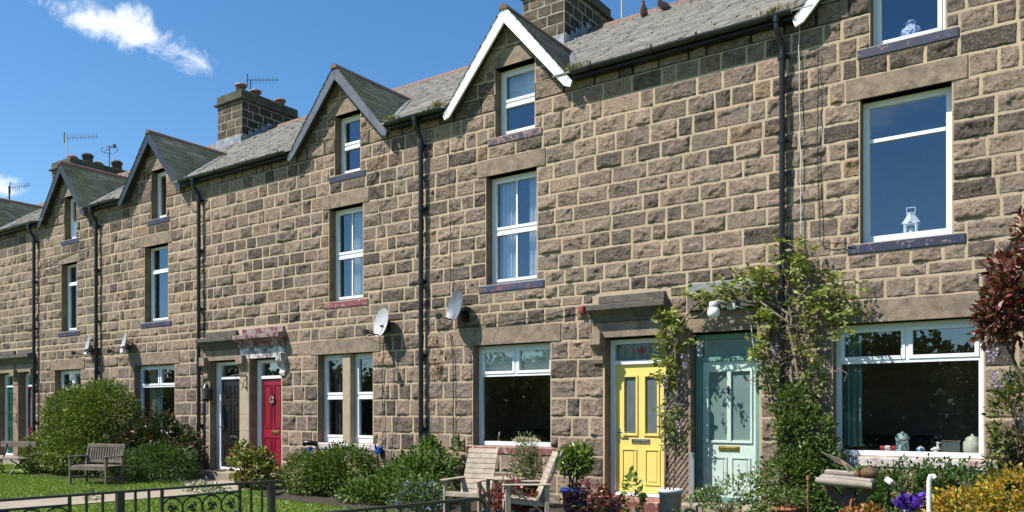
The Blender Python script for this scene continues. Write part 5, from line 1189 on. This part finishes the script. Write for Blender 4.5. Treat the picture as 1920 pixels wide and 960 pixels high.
# trellis on the pillar
root = tag(empty('trellis', (-4.76, -.09, 0)), 'narrow diamond lattice trellis on the pillar between the yellow and mint doors', 'trellis'); m = MB(); x0, x1, z0, z1 = -4.95, -4.6, .05, 1.75
i = -6
while i*.1 < (z1-z0)+.4:
    for s in (1, -1):
        a0 = z0+i*.1; b0 = a0+(x1-x0)*1.35
        pa, pb = (x0 if s > 0 else x1, a0), (x1 if s > 0 else x0, b0)
        if pb[1] > z0 and pa[1] < z1:
            ta = max(0, (z0-a0)/(b0-a0)); tb = min(1, (z1-a0)/(b0-a0)); L = lambda t: (pa[0]+(pb[0]-pa[0])*t, -.075-.006*s, a0+(b0-a0)*t)
            m.bar(L(ta), L(tb), .006, .016, 'trellis_wood', (0, -1, 0)) if False else m.bar(L(ta), L(tb), .016, .006, 'trellis_wood', (0, -1, 0))
    i += 1
m.build('lattice', root); m = MB(); m.box(x0-.03, x0, -.09, -.05, z0, z1, 'trellis_wood'); m.box(x1, x1+.03, -.09, -.05, z0, z1, 'trellis_wood'); m.build('frame', root)
m = MB(); m.box(-4.575, -4.50, -.13, -.09, 0.02, .72, 'grey_slab', bev=.006); tag(m.build('board'), 'narrow grey board leaning beside the mint door', 'board')
# bird table
c = at(1590, 898, -1.8); root = tag(empty('bird_table', (c.x, -1.8, GZ)), 'weathered rough wooden bird table under the wide front window', 'bird table')
m = MB()
m.tube([(c.x-.29, -1.95, c.z-.02), (c.x-.1, -1.955, c.z-.028), (c.x+.27, -1.95, c.z-.05)], [.038, .044, .036], 'log_grey', 9)
for i, dy in enumerate((-.08, .01, .1)): m.bar((c.x-.27, -1.8+dy, c.z+.01+.006*(i % 2)), (c.x+.26, -1.8+dy, c.z-.015), .088, .055, 'log_grey', bev=.012)
m.bar((c.x-.26, -1.68, c.z+.06), (c.x+.08, -1.7, c.z+.05), .1, .05, 'log_grey', bev=.012); m.build('tabletop', root)
m = MB(); m.bar((c.x+.02, -1.8, GZ), (c.x+.02, -1.8, c.z-.03), .11, .11, 'dark_timber', (1, 0, 0), .01); m.build('post', root)
for s in (-1, 1): m = MB(); m.bar((c.x+s*.25, -1.8, c.z-.05), (c.x+.02+s*.03, -1.8, c.z-.3), .09, .07, 'dark_timber', (0, 1, 0)); m.build('brace', root)
m = MB(); h = Vector((c.x+.2, -1.76, c.z+.055)); m.lathe(h, [(0, .085), (.05, .075), (.09, .04), (.1, 0), (.08, -.03), (0, -.035)], 'wicker', 14, .7); m.tube([h+Vector((-.09, 0, 0)), h+Vector((-.15, 0, -.01))], [.05, .015], 'wicker', 8); tag(m.build('hedgehog_ornament'), 'glossy brown rounded ornament sitting on the bird table', 'ornament')
m = MB(); P = []
for k in range(7):
    a = k*.55; m.tube([h+Vector((-.16+.03*math.cos(a)*k/4, .02, .01+.05*abs(math.sin(a)))), h+Vector((-.2-.05*k/3, .03, .09+.01*k)), h+Vector((-.32-.03*k, .05, .1+.02*k))], .006, 'vine_bark', 5)
tag(m.build('twig_bundle'), 'bundle of thin brown twigs lying on the bird table', 'twigs')
m = MB(); q = at(1667, 902, -1.6); m.tube([q+Vector((-.03, -.0, .02)), q+Vector((.03, -.02, -.02))], .035, 'ceramic_white', 12); m.tube([q+Vector((.0, .0, 0)), (q.x, -1.6, GZ)], .008, 'iron'); tag(m.build('white_cup'), 'small white cup on a thin stake right of the bird table', 'cup')
q = at(1742, 898, -2.35); m = MB(); m.tube([(q.x, -2.35, GZ), (q.x, -2.35, q.z-.02), (q.x+.012, -2.35, q.z+.03), (q.x+.035, -2.35, q.z+.035), (q.x+.05, -2.35, q.z+.01)], .022, 'ceramic_white', 12); m.tube([(q.x-.06, -2.37, GZ+.35), (q.x+.03, -2.35, GZ+.36)], .02, 'ceramic_white', 10); tag(m.build('vent_pipe'), 'white plastic pipe with a bent top in the flower bed', 'pipe')
for (u, lab) in ((1694, 'left deep purple iris below the bird table'), (1726, 'right deep purple iris by the white pipe')):
    q = at(u, 944, -1.95); n = 60; P = np.array([q.x, -1.95, q.z])+rng.normal(size=(n, 3))*np.array([.035, .03, .035]); V, F, T = leaves(P, .07, [(.06, .02, .3), (.1, .03, .4), (.04, .01, .2)], .2, None, .8)
    r = tag(empty('iris', (q.x, -1.95, GZ)), lab, 'flower', 'purple irises in the bed'); np_mesh('flower', V, F, ['petal'], r, tone=T); m = MB(); m.tube([(q.x, -1.95, GZ), (q.x+.01, -1.95, q.z)], .008, 'blind'); m.build('stem', r)
m = MB(); q = at(1515, 900, -1.5); m.tube([(q.x, -1.5, GZ), (q.x, -1.5, q.z)], .008, 'clay_pot', 6); m.tube([(q.x, -1.5, q.z), (q.x, -1.5, q.z+.05)], .02, 'clay_pot', 8); m.tube([(q.x, -1.5, q.z-.14), (q.x, -1.5, q.z-.1)], .018, 'clay_pot', 8); tag(m.build('rusty_stake'), 'thin rusty garden stake left of the bird table', 'stake')
m = MB(); q = at(1945, 790, -.9)
for k in range(5): a = k*math.pi/5; m.tube([q+Vector((.16*math.cos(t)*math.cos(a), .16*math.cos(t)*math.sin(a), .16*math.sin(t))) for t in [j*2*math.pi/24 for j in range(25)]], .005, 'aerial_metal', 5, False)
m.tube([q-Vector((0, 0, .16)), (q.x, q.y, GZ)], .007, 'aerial_metal'); tag(m.build('wire_sphere'), 'grey wire sphere ornament at the right edge', 'ornament')

# ------------------------------------------------------------------ wood across the road, seen only as reflections in the lower windows
blobs = []
for i in range(70):
    x = -75+i*1.7+random.uniform(-.8, .8); hgt = random.uniform(3.6, 5.4); y = -25+random.uniform(-1.5, 1.5)
    blobs.append((x, y, hgt*.45, 1.9, 1.6, hgt*.5, 1700))
for i in range(34): blobs.append((-75+i*3.6, -30+random.uniform(-1, 1), 1.7, 3.4, 1.6, random.uniform(2.2, 2.9), 3200))
PT, O = blob_points(blobs, .5, .3); V, F, T = leaves(PT, .3, [(.06, .09, .022), (.085, .11, .03), (.05, .06, .022), (.09, .075, .04)], .3, O, .7)
tag(np_mesh('far_wood', V, F, ['leaf'], tone=T), kind='stuff')
